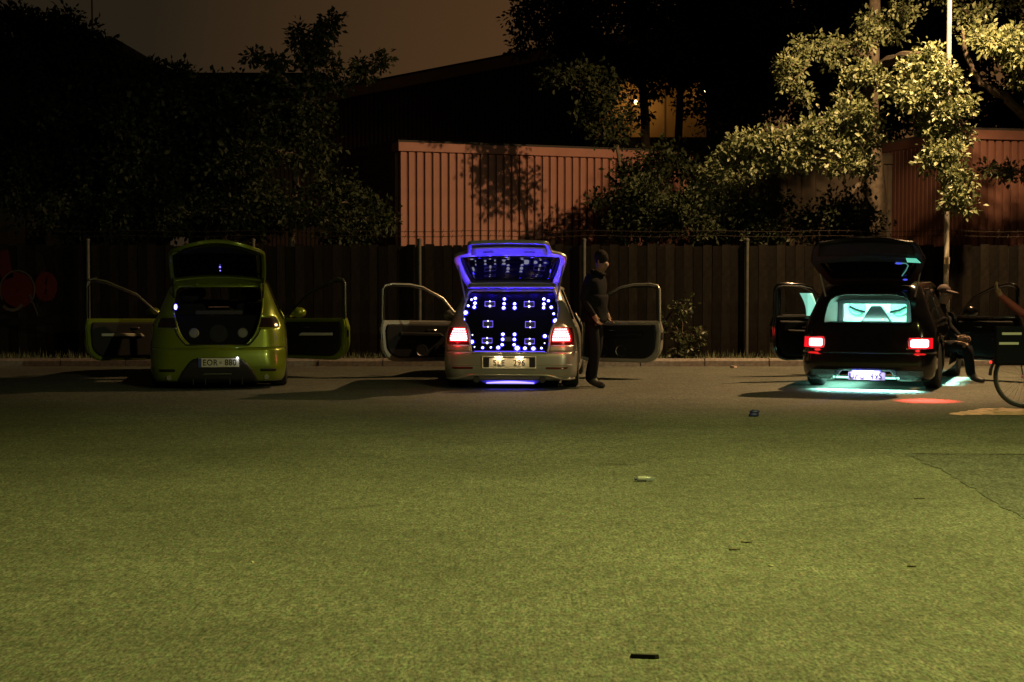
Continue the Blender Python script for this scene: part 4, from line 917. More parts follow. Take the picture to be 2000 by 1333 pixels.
for px, py, r in ((430, 508, .011), (429.5, 517, .008)):
    uu = .30 if py < 512 else .22; b = MB(); b.ell(gp(uu + .08, .045, -.02), (r,) * 3, 8, 6); b.build('led', mat('blue lamp reflection', (.2, .2, .8), .4, emit=(.18, .14, 1.), es=3), gt, smooth=True)  # reflections of the boot lamp in the glass, added as glowing dots
for sg in (-1, 1):
    b = MB(); b.tube([(sg * .555, .40, 1.12), (sg * .57, .36, 1.50)], [.012, .009], 8); b.build('gas_strut', M_TRIM, car, smooth=True)
    b = MB(); b.prism([(-.02, 0), (.02, 0), (0, .04)], 0, .01, lambda a, n, z: (sg * .27 + a, .43 + n, 1.30 + z * .7)); b.build('gate_hinge', M_LIME, car)
M_FRM = mat('dark door frame', (.035, .042, .02), .3)
M_STRIP = mat('pale door strip', (.45, .45, .36), .45)
door(car, (-.855, 2.82), R(66), -1, 1.13, .24, .83, 1.38, M_LIME, strip=M_STRIP, slope=.75, mframe=M_FRM)
door(car, (.855, 2.82), R(50), 1, 1.10, .24, .83, 1.38, M_LIME, strip=M_STRIP, slope=.75, mframe=M_FRM)

# ================= black car at the right
car = thing('estate_car', 'black estate car with glowing red tail lights and teal underglow', 'car', (4.385, 19.80, 0), R(-21))
M_BLK = mat('black paint', (.004, .003, .003), .16, coat=.8)
tabB = [(.12, .760, .060, .22, .20, .50, 3.9), (.18, .815, .030, .22, .22, .50, 4.05), (.30, .838, .000, .20, .24, .50, 4.12), (.46, .842, .005, .20, .24, .50, 4.14), (.60, .840, .040, .19, .24, .50, 4.12), (.72, .832, .060, .19, .24, .52, 4.05), (.80, .815, .08, .18, .24, .53, 3.75), (.86, .79, .10, .17, .22, .545, 3.45),
        (.92, .765, .13, .15, .2, .54, 3.2), (1.05, .71, .21, .12, .16, .52, 2.85), (1.13, .68, .262, .10, .14, .485, 2.68), (1.165, .662, .287, .09, .12, .43, 2.61), (1.19, .65, .305, .09, .12, .33, 2.56), (1.26, .62, .36, .09, .12, .43, 2.42), (1.31, .59, .43, .13, .14, .38, 2.3), (1.345, .54, .53, .2, .16, .3, 2.15), (1.365, .42, .72, .2, .2, .2, 1.95), (1.374, .22, .95, .1, .15, .1, 1.65)]
shB = Shell(tabB, ysS, .06)
whB = [(.76, .30), (3.30, .30)]
def clsB(j, x, y, z):
    ax = abs(x)
    if j < 6 and .835 < z < 1.19: return None
    if j < 12 and z < .245 and ax < .30 + .12 * (.245 - z) / .12: return None
    if 6 <= j < 16 and .525 < z < .655 and ax > .52: return 'tail_light_r' if x > 0 else 'tail_light_l'
    if j < 20 and z < .46: return 'rear_bumper'
    if j >= 20 and .87 < z < 1.24 and .55 < y < 1.30: return 'side_window_r' if x > 0 else 'side_window_l'
    if j >= 20 and .25 < z < 1.26 and 1.72 < y < 2.85: return None
    if y > 2.3 and .9 < z < 1.25: return 'windscreen'
    return 'body'
pg = shB.build(zlevels(.12, 1.374, .026, [.835, 1.19, .245, .525, .655, .87, 1.24, .46]), clsB, whB, .35)
pg['body'].build('body', M_BLK, car, smooth=True, solid=.02); pg['rear_bumper'].build('rear_bumper', M_BLK, car, smooth=True, solid=.02)
[pg['side_window_' + k].build('side_window', M_GLASSC, car, smooth=True) for k in 'lr']; pg['windscreen'].build('windscreen', M_GLASSC, car, smooth=True)
M_REDW = mat('white hot red lamp', (1, .8, .8), .4, emit=(1.0, .86, .88), es=2.4)
for k in 'lr':
    sg = 1 if k == 'r' else -1
    tl = pg['tail_light_' + k].build('tail_light', M_REDL, car, smooth=True)
    b = MB(); a1 = .752 if k == 'r' else .715
    rear_patch(b, shB, [(z, *side_x(sg, .540 + d_, a1 - d_)) for z, d_ in ((.541, .02), (.547, .006), (.558, 0), (.622, 0), (.633, .006), (.639, .02))], .006, 8)
    b.build('lamp_core', M_REDW, tl, smooth=True)
    b = MB(); rear_patch(b, shB, [(.448, *side_x(sg, .60, .71)), (.458, *side_x(sg, .58, .73)), (.470, *side_x(sg, .60, .70))], .004); b.build('reflector', mat('lit reflector', (.3, .01, .01), .3, emit=(1, .03, .03), es=.45 if sg < 0 else .8), car)
    lamp('tail_glow', 'POINT', (sg * .66, -.07, .55), 1.5, (1, .03, .03), tl, shadow_soft_size=.05)
    for y in (.76, 3.30): wheel(car, sg * .725, y, .30, .20, sg)
    # mesh vents in the bumper corners
    b = MB(); rear_patch(b, shB, [(.13, *side_x(sg, .44, .66)), (.19, *side_x(sg, .39, .70)), (.25, *side_x(sg, .36, .69))], .004); b.build('bumper_vent', mat('grey mesh vent', (.06, .065, .065), .5, noise=(60, .6)), car)
_t = to_local(car, ground(1812, 783)); _l = Vector((.66, -.06, .60))
o = lamp('tail_beam', 'SPOT', _l, 900, (1, .05, .04), car, _t - _l, spot_size=R(20), spot_blend=1, shadow_soft_size=.01); o.scale = (1.7, .6, 1)
# lit trim around the plate cut-out, plate lamp
M_TEAL = mat('teal tube', (.4, .9, .8), .4, emit=(.30, 1.0, .74), es=3.0)
b = MB()
for sg in (-1, 1): b.tube([(sg * .30, .035, .245), (sg * .40, .06, .125)], .008, 6)
b.tube([(-.30, .03, .246), (.30, .03, .246)], .007, 6)
b.build('bumper_cutout_edge', mat('pale edge', (.5, .6, .55), .4), car, smooth=True)
plate(car, (.02, -.004, .180), 'UPO 495', .46, .10)
b = MB(); b.tube([(-.16, -.02, .242), (.19, -.02, .242)], .008, 8); o = b.build('plate_lamp', M_BSTRIP, car, smooth=True)
lamp('plate_lamp_light', 'AREA', (.01, -.055, .245), 6.5, (.42, .36, 1.), o, (.0, .42, -1), shape='RECTANGLE', size=.30, size_y=.02)
lamp('plate_spill', 'SPOT', (.01, -.05, .24), 14, (.1, .2, 1.), o, (-.25, -1.75, -.24), spot_size=R(9), spot_blend=.6, shadow_soft_size=.01)
# underglow tubes
def neon(p, q): 
    b = MB(); b.tube([p, q], .012, 8); return b.build('underglow_tube', M_TEAL, car, smooth=True)
o = neon((-.45, .30, .14), (.45, .30, .14)); lamp('underglow_light', 'AREA', (0, .16, .13), 62, (.36, 1., .80), o, (0, -.5, -1), shape='RECTANGLE', size=1.2, size_y=.04, spread=R(110))
o = neon((.70, 1.1, .19), (.70, 2.9, .19)); lamp('underglow_light', 'AREA', (.80, 2.1, .17), 110, (.42, 1., .82), o, (.45, 0, -1), shape='RECTANGLE', size=1.7, size_y=.04, spread=R(75))
o = neon((-.70, 1.1, .19), (-.70, 2.9, .19)); lamp('underglow_light', 'AREA', (-.45, 1.0, .14), 20, (.38, 1., .8), o, (-.1, 0, -1), shape='RECTANGLE', size=1.2, size_y=.5)
# lit cabin through the rear opening
b = MB(); b.box((-.56, .14, .80), (.56, .75, .832)); b.build('load_cover', M_CABIN, car, bevel=.01)
M_LINER = mat('pale headliner', (.42, .45, .43), .9)
b = MB(); N = 24; K = 6
def bfz(x, z): return .80 + .025 * math.sin(x * 9 + z * 5) * math.sin(z * 11) - .25 * max(0, abs(x) - .40) ** 1
for i in range(N):
    for k in range(K):
        q = []
        for di, dk in ((0, 0), (1, 0), (1, 1), (0, 1)):
            a_ = math.pi * (i + di) / N; f_ = 1 + .42 * (k + dk) / K
            x = -.455 * f_ * math.copysign(min(1, abs(math.cos(a_)) ** .5), math.cos(a_)); z = .80 + .305 * f_ * min(1, math.sin(a_) ** .5); q.append((x, bfz(x, z), z))
        b.add(q, [(0, 1, 2, 3)])
b.build('fabric_baffle', M_LINER, car, smooth=True)
fy = .75
b = MB(); b.prism([(-.47, .80), (-.47, 1.08), (-.43, 1.115), (.43, 1.115), (.47, 1.08), (.47, .80), (.40, .80), (.40, 1.045), (.385, 1.06), (-.385, 1.06), (-.40, 1.045), (-.40, .80)], fy, fy + .06); fr = b.build('box_frame', mat('dark frame', (.03, .03, .034), .6), car, bevel=.008)
b = MB(); b.box((-.47, fy + .33, .80), (.47, fy + .35, 1.115)); b.build('box_back', mat('white acrylic', (.85, .88, .86), .5), fr)
for x0, x1 in ((-.47, -.45), (.45, .47)):
    b = MB(); b.box((x0, fy + .061, .80), (x1, fy + .329, 1.10)); b.build('box_side', mat('white acrylic'), fr)
b = MB(); b.box((-.449, fy + .061, 1.085), (.449, fy + .329, 1.10)); b.build('box_top', mat('white acrylic'), fr)
b = MB(); b.prism([(-.20, .80), (.21, .80), (.06, 1.035), (-.06, 1.035)], fy + .10, fy + .22); b.build('centre_pod', mat('gloss black'), fr, bevel=.01)
for sg in (-1, 1):
    M = Matrix.Translation((sg * .27, fy + .325, 1.01)) @ Matrix.Rotation(R(90), 4, 'X')
    b = MB(); b.M = M; b.lathe([(.115, 0), (.115, .02), (.095, .03), (.04, .006), (.0, .004)], 24); b.build('speaker', mat('teal cone', (.30, .62, .52), .5), fr, smooth=True)
    b = MB(); b.tube([(sg * .16, fy + .27, .95), (sg * .28, fy + .27, .98), (sg * .36, fy + .27, 1.02)], .016, 6); b.build('speaker_brace', M_TRIM, fr, smooth=True)
b = MB(); b.tube([(-.38, fy + .07, 1.07), (.38, fy + .07, 1.07)], .008, 8); o = b.build('light_strip', M_TEAL, fr, smooth=True)
lamp('box_light', 'AREA', (0, fy + .09, 1.078), 9.0, (.30, 1., .74), o, (0, .5, -1), shape='RECTANGLE', size=.75, size_y=.03)
lamp('liner_light', 'AREA', (0, fy - .18, .845), 7, (.42, 1., .78), o, (0, .75, 1), shape='RECTANGLE', size=.8, size_y=.05)
b = MB(); b.ell((.09, fy + .095, .86), (.008,) * 3, 8, 6); b.build('indicator_led', mat('red dot', (1, 0, 0), .4, emit=(1, .02, .02), es=1.5), fr)
interior(car, .76, 2.95, .86, .9)
for x in (-.36, .36): seat(car, x, 2.1, .46)
prof = [(0, .46, 1.33, .49, .02), (.12, .39, 1.40, .56, .025), (.34, .24, 1.545, .66, .03), (.46, .16, 1.615, .69, .035), (.54, .10, 1.655, .70, .03), (.62, .05, 1.70, .68, .03), (.78, -.02, 1.80, .64, .05), (.90, -.06, 1.87, .56, .07), (.95, -.08, 1.885, .46, .07)]
gt, gp = gate(car, prof, mat('black gate paint', (.004, .0035, .0035), .5, spec=.25), (.12, .46), rim=.09)
b = MB()
for i in range(6):
    for j in range(10):
        u0, u1 = .63 + .24 * i / 6, .63 + .24 * (i + 1) / 6; t0, t1 = -.88 + 1.76 * j / 10, -.88 + 1.76 * (j + 1) / 10
        b.add([gp(u0, t0, -.04), gp(u0, t1, -.04), gp(u1, t1, -.04), gp(u1, t0, -.04)], [(0, 1, 2, 3)])
b.build('gate_trim', M_TRIM, gt, smooth=True, solid=.01)
b = MB(); P = [gp(.53, .70, -.05), gp(.53, .93, -.05), gp(.60, .88, -.05), gp(.60, .70, -.05)]; b.add(P, [(0, 1, 2, 3)]); o = b.build('gate_lamp', mat('teal gate lamp', (.3, .8, .7), .4, emit=(.10, .55, .40), es=1.0), gt, solid=.01)
b = MB(); b.tube([gp(.20, .66, -.03), gp(.30, .70, -.03), gp(.40, .72, -.03), gp(.455, .68, -.03), gp(.46, .50, -.03)], .007, 6); b.build('gate_light_line', mat('dim teal line', (.2, .5, .5), .4, emit=(.12, .45, .40), es=.45), gt, smooth=True)
for u, t, dx in ((.455, .55, .05), (.135, .76, .03)):
    b = MB(); c = gp(u, t, -.035); b.ell(c, (dx, .012, .012), 10, 6); b.build('blue_gate_led', mat('blue gate glow', (.1, .1, .6), .4, emit=(.08, .10, 1.), es=.8), gt, smooth=True)
for sg in (-1, 1):
    b = MB(); b.tube([(sg * .545, .34, 1.12), (sg * .63, .27, 1.50)], [.012, .009], 8); b.build('gas_strut', mat('strut'), car, smooth=True)
    b = MB(); b.ell((sg * .19, .17 + .28, 1.48), (.075, .03, .075)); b.build('gate_speaker', M_TRIM, gt, smooth=True)
d1 = door(car, (-.835, 2.86), R(49), -1, .98, .26, .86, 1.31, M_BLK, slope=.6, glass=M_GLASSC)
d2 = door(car, (.835, 2.86), R(62), 1, .98, .26, .86, 1.31, M_BLK, slope=.6, glass=M_GLASSC)
d3 = door(car, (-.845, 1.72), R(46), -1, .80, .28, .87, 1.31, M_BLK, slope=.25, glass=M_GLASSC, mirror=False, name='rear_door')
for d_ in (d1, d2):
    pass
o = d3; b = MB()
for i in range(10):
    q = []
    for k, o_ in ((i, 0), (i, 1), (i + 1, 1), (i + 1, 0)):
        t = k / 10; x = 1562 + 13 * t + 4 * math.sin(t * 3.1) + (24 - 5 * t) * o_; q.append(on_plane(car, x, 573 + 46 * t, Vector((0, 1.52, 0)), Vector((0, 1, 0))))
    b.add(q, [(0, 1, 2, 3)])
b.build('lit_trim_panel', mat('trim with painted glow', (.5, .8, .7), .5, emit=(.34, .95, .72), es=.85), o, smooth=True, solid=.01)  # door trim; the cabin light falling on it is put in as emission
for sg in (-1, 1):
    b2 = MB(); b2.tube([(sg * .80, .9, .868), (sg * .80, 1.7, .868)], .008, 6); b2.build('chrome_strip', M_CHROME, car, smooth=True)

# ------------------------------------------------------------------ people
def skin_body(name, J, E, segmat, mats, parent, sub=2):
    names = list(J); idx = {n: i for i, n in enumerate(names)}
    me = bpy.data.meshes.new(name); me.from_pydata([J[n][0] for n in names], [(idx[a], idx[b_]) for a, b_ in E], [])
    o = bpy.data.objects.new(name, me); C.objects.link(o)
    sk = o.modifiers.new('skin', 'SKIN'); sk.use_smooth_shade = True
    for i, n in enumerate(names):
        d = me.skin_vertices[0].data[i]; r = J[n][1]; d.radius = r if isinstance(r, tuple) else (r, r); d.use_root = (n == 'pelvis')
    ss = o.modifiers.new('sub', 'SUBSURF'); ss.levels = ss.render_levels = sub
    m2 = bpy.data.meshes.new_from_object(o.evaluated_get(bpy.context.evaluated_depsgraph_get()))
    o.modifiers.clear(); o.data = m2; m2.name = name
    for m in mats: m2.materials.append(m)
    segs = [(Vector(J[a][0]), Vector(J[b_][0]), segmat(a, b_)) for a, b_ in E]
    for p in m2.polygons:
        c = Vector(p.center); best = 9; bi = 0
        for a, b_, k in segs:
            d = b_ - a; t = max(0, min(1, (c - a).dot(d) / max(d.length_squared, 1e-9))); l = (a + d * t - c).length
            if l < best: best = l; bi = k
        p.material_index = bi; p.use_smooth = True
    o.parent = parent
    return o
def limb_names(s): return s
def make_person(label, loc, rz, P, jacket, trousers, hair, cap=None, parent=None):
    r = thing('person', label, 'person', loc, rz)
    M_SKIN = mat('skin', (.21, .12, .08), .65); M_SHOE = mat('dark shoe', (.02, .02, .02), .6)
    J = {}; E = []
    def j(n, p, rad): J[n] = (tuple(p), rad)
    def e(*ch):
        for a, b_ in zip(ch, ch[1:]): E.append((a, b_))
    j('pelvis', P['pelvis'], (.135, .115)); j('waist', P['waist'], (.155, .13)); j('chest', P['chest'], (.17, .135)); j('collar', P['collar'], (.09, .08))
    h0 = Vector(P['neck']); hd = Vector(P['head']); fw = Vector(P['face']).normalized()
    j('neck', h0, .055); j('jaw', h0.lerp(hd, .55) + fw * .015, (.07, .075)); j('skull', hd, (.083, .095)); j('crown', hd + (hd - h0).normalized() * .07, (.07, .08))
    j('nose', hd + fw * .092 - (hd - h0).normalized() * .03, .012); j('chin', h0.lerp(hd, .5) + fw * .07, .030)
    e('pelvis', 'waist', 'chest', 'collar', 'neck', 'jaw', 'skull', 'crown'); e('skull', 'nose'); e('jaw', 'chin')
    for s in ('l', 'r'):
        j('sh' + s, P['sh' + s], .075); j('el' + s, P['el' + s], .055); j('wr' + s, P['wr' + s], .034); e('chest', 'sh' + s, 'el' + s, 'wr' + s)
        w_ = Vector(P['wr' + s]); el = Vector(P['el' + s]); d = (w_ - el).normalized(); hdir = Vector(P.get('hand' + s, d)).normalized()
        side = hdir.cross(fw); side = side.normalized() if side.length > .1 else Vector((0, 1, 0)); curl = side.cross(hdir).normalized()
        j('pa' + s, w_ + hdir * .055, (.036, .022)); e('wr' + s, 'pa' + s)
        for k, (o_, ln) in enumerate(((-.030, .072), (-.010, .082), (.010, .078), (.029, .062))):
            b0 = w_ + hdir * .088 + side * o_
            j('f%da%s' % (k, s), b0, .0105); j('f%db%s' % (k, s), b0 + hdir * ln * .5 + curl * .012, .0095); j('f%dc%s' % (k, s), b0 + hdir * ln * .78 + curl * .038, .008)
            e('pa' + s, 'f%da%s' % (k, s), 'f%db%s' % (k, s), 'f%dc%s' % (k, s))
        j('ta' + s, w_ + hdir * .035 - side * .034, .013); j('tb' + s, w_ + hdir * .075 - side * .055 + curl * .015, .010); e('pa' + s, 'ta' + s, 'tb' + s)
        j('hi' + s, P['hi' + s], .098); j('kn' + s, P['kn' + s], .080); j('an' + s, P['an' + s], .062)
        t = Vector(P['toe' + s]); a = Vector(P['an' + s]); j('ft' + s, a.lerp(t, .45) - Vector((0, 0, .02)), (.048, .042)); j('to' + s, t, (.042, .032))
        e('pelvis', 'hi' + s, 'kn' + s, 'an' + s, 'ft' + s, 'to' + s)
    def segmat(a, b_):
        if a[:2] in ('ft', 'an'): return 3
        if a[:2] in ('hi', 'kn') or b_[:2] == 'hi': return 2
        if b_[:2] in ('pa', 'ta', 'tb') or a[:2] in ('pa', 'ta') or (a[0] == 'f' and a[1].isdigit()) or a in ('neck', 'jaw', 'skull'): return 0
        return 1
    skin_body('body', J, E, segmat, [M_SKIN, jacket, trousers, M_SHOE], r)
    if P.get('hem'):                                                # loose jacket skirt and collar over the body
        b = MB(); n = 28; rows = []
        c0, c1 = Vector(P['chest']), Vector(P['pelvis']); lx, ly = P['hem']
        for i in range(9):
            t = i / 8; cc = c0.lerp(c1 - Vector((0, 0, .10)), .25 + .75 * t); row = []
            for k in range(n):
                a = 2 * math.pi * k / n; f_ = 1 + .05 * math.sin(3 * a + 4 * t) + .03 * math.sin(7 * a - 9 * t) + .05 * t
                row.append(cc + Vector((lx * f_ * math.cos(a), ly * f_ * math.sin(a), .012 * math.sin(2 * a) * t)))
            rows.append(row)
        for r0_, r1_ in zip(rows, rows[1:]):
            for k in range(n): b.add([r0_[k], r0_[(k+1) % n], r1_[(k+1) % n], r1_[k]], [(0, 1, 2, 3)])
        b.build('jacket', jacket, r, smooth=True, solid=.012)
        b = MB(); cc = Vector(P['collar']) + Vector((.005, 0, .03)); b.tube([cc + Vector((.085 * math.cos(a), .088 * math.sin(a), .025 * math.cos(a) * -1)) for a in [2 * math.pi * k / 16 for k in range(17)]], .022, 6, cap=False); b.build('collar', jacket, r, smooth=True)
    up = (hd - h0).normalized(); rt = fw.cross(up).normalized()
    b = MB(); Mx = Matrix((( *rt, 0), (*fw, 0), (*up, 0), (0, 0, 0, 1))).transposed(); b.M = Matrix.Translation(hd + up * .012 - fw * .030) @ Mx
    b.ell((0, 0, .028), (.090, .098, .096), 16, 10); b.M = Matrix.Identity(4)
    b.build('hair' if not cap else 'cap', cap or hair, r, smooth=True)
    if cap:
        b = MB(); b.M = Matrix.Translation(hd + up * .065 + fw * .10) @ Mx; b.ell((0, 0, 0), (.085, .09, .012)); b.build('cap_brim', cap, r, smooth=True)
    for s in (-1, 1):
        b = MB(); b.ell(hd + fw * .083 + rt * .032 * s - up * .002, (.011,) * 3, 8, 6); b.build('eye', mat('eye', (.10, .09, .08), .4), r, smooth=True)
        b = MB(); b.ell(hd + rt * .088 * s - up * .01 - fw * .01, (.012, .018, .030), 8, 6); b.build('ear', M_SKIN, r, smooth=True)
    return r
M_JKT = mat('dark jacket', (.006, .006, .007), .9, spec=.12, bump=(30, .5)); M_TRS = mat('dark trousers', (.007, .007, .009), .9, spec=.12, bump=(25, .5)); M_HAIR = mat('dark hair', (.012, .009, .007), .85, spec=.1, bump=(60, .8))
M_RJK = mat('dark red jacket', (.16, .028, .022), .7, bump=(30, .5))
make_person('person in dark clothes standing with head bowed beside the silver car', ((1160 - 1000) * 20.35 / FPX, 20.35, 0), R(-28),
    dict(hem=(.15, .205), pelvis=(0, 0, .93), waist=(.0, 0, 1.08), chest=(.02, 0, 1.30), collar=(.05, 0, 1.43), neck=(.07, 0, 1.48), head=(.115, 0, 1.60), face=(1, 0, -.55),
         shl=(.03, .185, 1.385), shr=(.03, -.185, 1.385), ell=(-.03, .25, 1.13), elr=(-.04, -.245, 1.13), wrl=(.09, .20, .93), wrr=(.10, -.21, .92), handl=(.5, -.1, -.85), handr=(.5, .1, -.85),
         hil=(0, .09, .88), hir=(0, -.09, .88), knl=(.0, .09, .49), knr=(.05, -.085, .49), anl=(-.12, .09, .09), anr=(.02, -.09, .09), toel=(.07, .11, .035), toer=(.21, -.11, .035)), M_JKT, M_TRS, M_HAIR)
_q = car.matrix_basis @ Vector((.47, 2.02, 0)) if False else Matrix.Translation(car.location) @ Matrix.Rotation(car.rotation_euler.z, 4, 'Z') @ Vector((.665, 2.0, 0))
make_person('person in a cap seated sideways in the open right doorway of the black car', tuple(_q), car.rotation_euler.z + R(-4),
    dict(pelvis=(0, 0, .52), waist=(-.02, 0, .68), chest=(.0, 0, .88), collar=(.03, 0, 1.0), neck=(.05, 0, 1.05), head=(.08, 0, 1.165), face=(1, -.5, -.25),
         shl=(.0, .18, .96), shr=(.0, -.18, .96), ell=(.08, .25, .75), elr=(.08, -.25, .75), wrl=(.27, .17, .585), wrr=(.27, -.17, .585), handl=(1, -.2, -.1), handr=(1, .2, -.1),
         hil=(.05, .10, .47), hir=(.05, -.10, .47), knl=(.38, .13, .48), knr=(.40, -.13, .48), anl=(.40, .12, .09), anr=(.46, -.13, .09), toel=(.58, .14, .035), toer=(.64, -.15, .035)), M_JKT, M_TRS, M_HAIR, cap=mat('dark cap', (.05, .025, .022), .8))
# ------------------------------------------------------------------ bicycle, its owner
BX, BY = 1003 * 17.3 / FPX, 17.3
bk = thing('bicycle', 'black bicycle with laden rear rack cut off by the right edge', 'bicycle', (BX, BY, 0))
M_BKF = mat('bicycle black', (.02, .02, .022), .35, coat=.5)
def bwheel(x):
    e_ = bpy.data.objects.new('wheel', None); C.objects.link(e_); e_.parent = bk; e_.location = (x, 0, .34); e_.empty_display_size = .1
    def ring(R_, r_): 
        b = MB(); b.tube([(R_ * math.cos(2*math.pi*i/40), 0, R_ * math.sin(2*math.pi*i/40)) for i in range(41)], r_, 8, cap=False); return b
    ring(.321, .019).build('tyre', M_TYRE, e_, smooth=True); ring(.299, .010).build('rim', mat('bike rim', (.2, .2, .2), .4, .8), e_, smooth=True)
    b = MB(); b.tube([(0, -.04, 0), (0, .04, 0)], .022, 10); b.build('hub', M_RIM, e_)
    b = MB()
    for i in range(28):
        a = 2*math.pi*i/28; b.tube([(.02*math.cos(a+.9*(-1)**i), .025*(-1)**i, .02*math.sin(a+.9*(-1)**i)), (.296*math.cos(a), 0, .296*math.sin(a))], .0013, 3, cap=False)
    o = b.build('spokes', M_RIM, e_, merge=False); o['kind'] = 'stuff'
bwheel(0); bwheel(1.06)
b = MB()
for p, q, r_ in (((0,.05,.34),(.44,.05,.28),.010),((0,-.05,.34),(.44,-.05,.28),.010),((0,.05,.34),(.31,.02,.76),.009),((0,-.05,.34),(.31,-.02,.76),.009),((.44,0,.28),(.29,0,.84),.016),((.31,0,.76),(.90,0,.80),.016),((.44,0,.28),(.93,0,.70),.018),((.88,0,.88),(.95,0,.64),.018),((.95,.05,.64),(1.06,.05,.34),.012),((.95,-.05,.64),(1.06,-.05,.34),.012),((.88,0,.86),(.86,0,1.0),.012)):
    b.tube([p, q], r_, 8)
b.build('frame', M_BKF, bk, smooth=True)
b = MB(); b.tube([(.72, -.28, 1.0), (.85, -.24, 1.03), (.88, 0, 1.0), (.85, .24, 1.03), (.72, .28, 1.0)], .012, 8); b.build('handlebar', M_BKF, bk, smooth=True)
b = MB(); b.ell((.24, 0, .965), (.14, .075, .03)); b.tube([(.29, 0, .84), (.27, 0, .95)], .013, 8); b.build('saddle', M_TRIM, bk, smooth=True)
b = MB(); b.tube([(.375*math.cos(a), 0, .34 + .375*math.sin(a)) for a in [R(20 + 130*i/14) + R(28) for i in range(15)]], .018, 6); b.build('mudguard', M_BKF, bk, smooth=True)
b = MB(); b.lathe([(.085, -.004), (.095, 0), (.085, .004)], 24, 'y', (.44, -.06, .28)); b.tube([(.44, -.08, .28), (.50, -.09, .12)], .010, 6); b.tube([(.44, .08, .28), (.38, .09, .44)], .010, 6); b.box((.45, -.15, .105), (.55, -.09, .125)); b.build('crankset', M_BKF, bk)
b = MB()
for s in (-1, 1): b.tube([(.28, s*.05, .74), (-.34, s*.06, .745)], .006, 6); b.tube([(-.06, s*.06, .745), (0, s*.06, .35)], .006, 6)
for x in (-.3, -.15, 0, .15): b.tube([(x, -.06, .747), (x, .06, .747)], .005, 6)
b.build('rack', M_BKF, bk)
b = MB(); b.ell((-.372, -.01, .497), (.016, .016, .016)); b.build('rear_light', mat('bike rear light', (.4, .02, .02), .3, emit=(1, .03, .02), es=1.6), bk, smooth=True)
bag = thing('pannier_bag', 'dark pannier bag with two pale reflective stripes on the bicycle rack', 'bag', (BX - .17, BY - .09, .47))
b = MB(); b.box((-.19, -.07, 0), (.21, .02, .42)); b.build('bag_body', mat('bag cloth', (.006, .007, .010), .9, spec=.08, bump=(30, .5)), bag, bevel=.025)
M_REFL = mat('reflective band', (.46, .48, .40), .5)
for z, a, c in ((.33, -.13, .08), (.225, -.16, .05)):
    b = MB(); b.box((a, -.076, z), (c, -.069, z + .026)); b.build('reflective_stripe', M_REFL, bag)
make_person('person in a dark red jacket holding one hand up beside the bicycle', (BX + .36, BY + .32, 0), R(0),
    dict(pelvis=(0, 0, .93), waist=(.02, 0, 1.08), chest=(.06, 0, 1.28), collar=(.12, 0, 1.40), neck=(.15, 0, 1.45), head=(.21, 0, 1.56), face=(1, 0, -.2),
         shl=(.05, .185, 1.36), shr=(.03, -.185, 1.36), ell=(.25, .24, 1.15), elr=(-.34, -.24, 1.00), wrl=(.50, .16, 1.08), wrr=(-.62, -.27, 1.22), handl=(1, 0, -.1), handr=(-.5, 0, .9),
         hil=(0, .10, .88), hir=(0, -.10, .88), knl=(.05, .12, .49), knr=(-.02, -.11, .49), anl=(.0, .13, .09), anr=(-.06, -.11, .09), toel=(.19, .15, .035), toer=(.13, -.13, .035)), M_RJK, M_TRS, M_HAIR)
# ------------------------------------------------------------------ litter
def litter(name, label, cat, px, py, z=.004): 
    p = ground(px, py); return thing(name, label, cat, (p.x, p.y, z))
t = litter('crushed_can', 'crushed blue drink can standing on the asphalt left of the black car', 'can', 1473, 814, 0)
b = MB(); b.lathe([(.026, .0), (.036, .006), (.040, .022), (.031, .034), (.041, .048), (.033, .062), (.026, .066)], 14)
for v in b.v: v.x = v.x * 1.35 + .25 * (v.z - .03); v.y *= .8
b.build('can_body', mat('blue can', (.006, .012, .09), .6), t, smooth=True)
b = MB(); b.lathe([(.027, .0655), (.024, .068), (.004, .066)], 14)
for v in b.v: v.x = v.x * 1.35 + .25 * (v.z - .03); v.y *= .8
b.build('can_rim', M_CHROME, t)
t = litter('plastic_bottle', 'small clear bottle with pale label lying on the open asphalt', 'bottle', 1260, 941, 0)
t.rotation_euler = (0, 0, R(6))
b = MB(); b.lathe([(.002, -.062), (.017, -.061), (.02, -.05), (.02, .032), (.017, .045), (.009, .058), (.008, .066)], 16, 'x', (0, 0, .02)); b.build('bottle_body', mat('clear plastic', (.16, .19, .22), .3, alpha=.5), t, smooth=True)
b = MB(); b.lathe([(.0206, -.052), (.0208, -.05), (.0208, .005), (.0206, .007)], 16, 'x', (0, 0, .0205)); b.build('bottle_label', mat('pale label', (.15, .16, .16), .6), t, smooth=True)
b = MB(); b.lathe([(.009, -.076), (.0105, -.074), (.0105, -.064), (.009, -.062)], 12, 'x', (0, 0, .02)); b.build('bottle_cap', mat('dark cap plastic', (.02, .03, .05), .5), t, smooth=True)
def flat(name, label, cat, px, py, pts, h, m):
    t = litter(name, label, cat, px, py, .001); b = MB(); b.add([(x, y, .001) for x, y in pts] + [(x * .94, y * .94, h) for x, y in pts], [tuple(range(len(pts)))[::-1], tuple(range(len(pts), 2*len(pts)))] + [(i, (i+1) % len(pts), len(pts) + (i+1) % len(pts), len(pts)+i) for i in range(len(pts))])
    # one mesh: turn the empty into the object itself
    o = b.build(name, m, None); o.location = t.location
    for k in ('label', 'category'): o[k] = t[k]
    nm = t.name; bpy.data.objects.remove(t); o.name = nm; return o
M_BLKL = mat('black litter', (.012, .011, .011), .8); M_BRNL = mat('brown leaf', (.035, .026, .014), .8); M_PAPER = mat('pale scrap', (.42, .40, .26), .8)
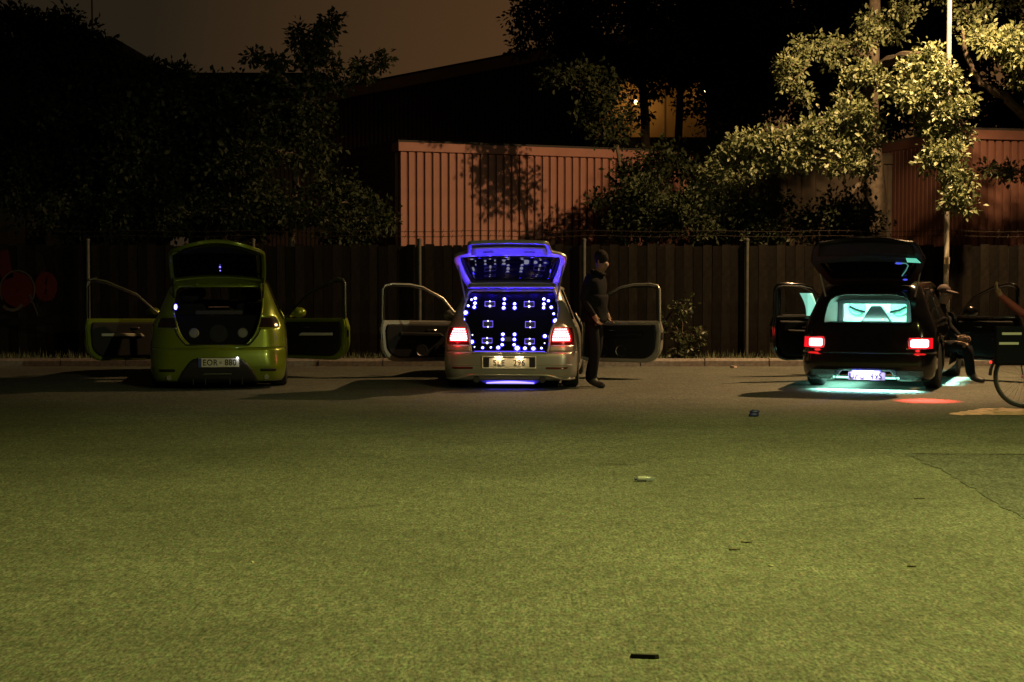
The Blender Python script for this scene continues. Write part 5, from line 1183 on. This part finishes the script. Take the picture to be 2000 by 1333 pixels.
flat('rubber_strip', 'black rubber strip lying on the asphalt in the foreground', 'strip', 1259, 1286, [(-.056, .008), (-.03, .012), (.02, .004), (.052, .002), (.056, -.012), (.04, -.018), (0, -.012), (-.04, -.004), (-.055, -.004)], .016, M_BLKL)
flat('fallen_leaf', 'dark curled leaf lying lower left of its pair on the asphalt', 'leaf', 1431, 1075, [(-.022, 0), (-.008, .012), (.014, .006), (.04, .002), (.014, -.005), (-.012, -.010)], .006, M_BRNL)
flat('fallen_leaf', 'dark thin leaf lying upper right of its pair on the asphalt', 'leaf', 1459, 1061, [(-.035, .012), (-.01, .004), (.006, .008), (.028, 0), (.008, -.008), (-.012, -.004)], .006, M_BRNL)
flat('fallen_leaf', 'dark leaf on the asphalt just below the repaired patch', 'leaf', 1796, 975, [(-.04, 0), (-.01, .012), (.04, .006), (.03, -.006), (-.01, -.01)], .006, M_BRNL)
flat('fallen_leaf', 'small dark leaf in the right foreground below the repaired patch', 'leaf', 1781, 1108, [(-.025, 0), (-.005, .012), (.025, .004), (.01, -.010)], .006, M_BRNL)
flat('paper_scrap', 'tiny pale scrap on the asphalt right of the leaf pair', 'scrap', 1505, 1107, [(-.014, 0), (0, .008), (.016, .002), (.004, -.007)], .006, M_PAPER)
flat('paper_scrap', 'tiny yellowish scrap on the left foreground asphalt', 'scrap', 493, 1100, [(-.007, 0), (0, .01), (.008, .002), (.002, -.007)], .006, M_PAPER)
flat('paper_scrap', 'pale scrap at the kerb between silver and black cars', 'scrap', 1432, 719, [(-.05, 0), (0, .05), (.06, .01), (.01, -.04)], .03, mat('pinkish scrap', (.4, .3, .26), .8))

for o in list(scene.objects):
    if o.parent: continue
    g_ = {'broadleaf_tree': 'trees behind the fence', 'shrub': 'shrubs behind the fence', 'street_lamp': 'street lamps around the lot', 'fallen_leaf': 'dark leaves fallen on the asphalt',
          'paper_scrap': 'paper scraps on the asphalt', 'red_shed': 'red ribbed sheds behind the fence', 'flat_roof_block': 'flat roofed blocks far behind the trees',
          'hatchback_car': 'show cars parked tail first in a row', 'estate_car': 'show cars parked tail first in a row', 'person': 'people beside the parked show cars'}.get(o.name.split('.')[0])
    if g_: o['group'] = g_
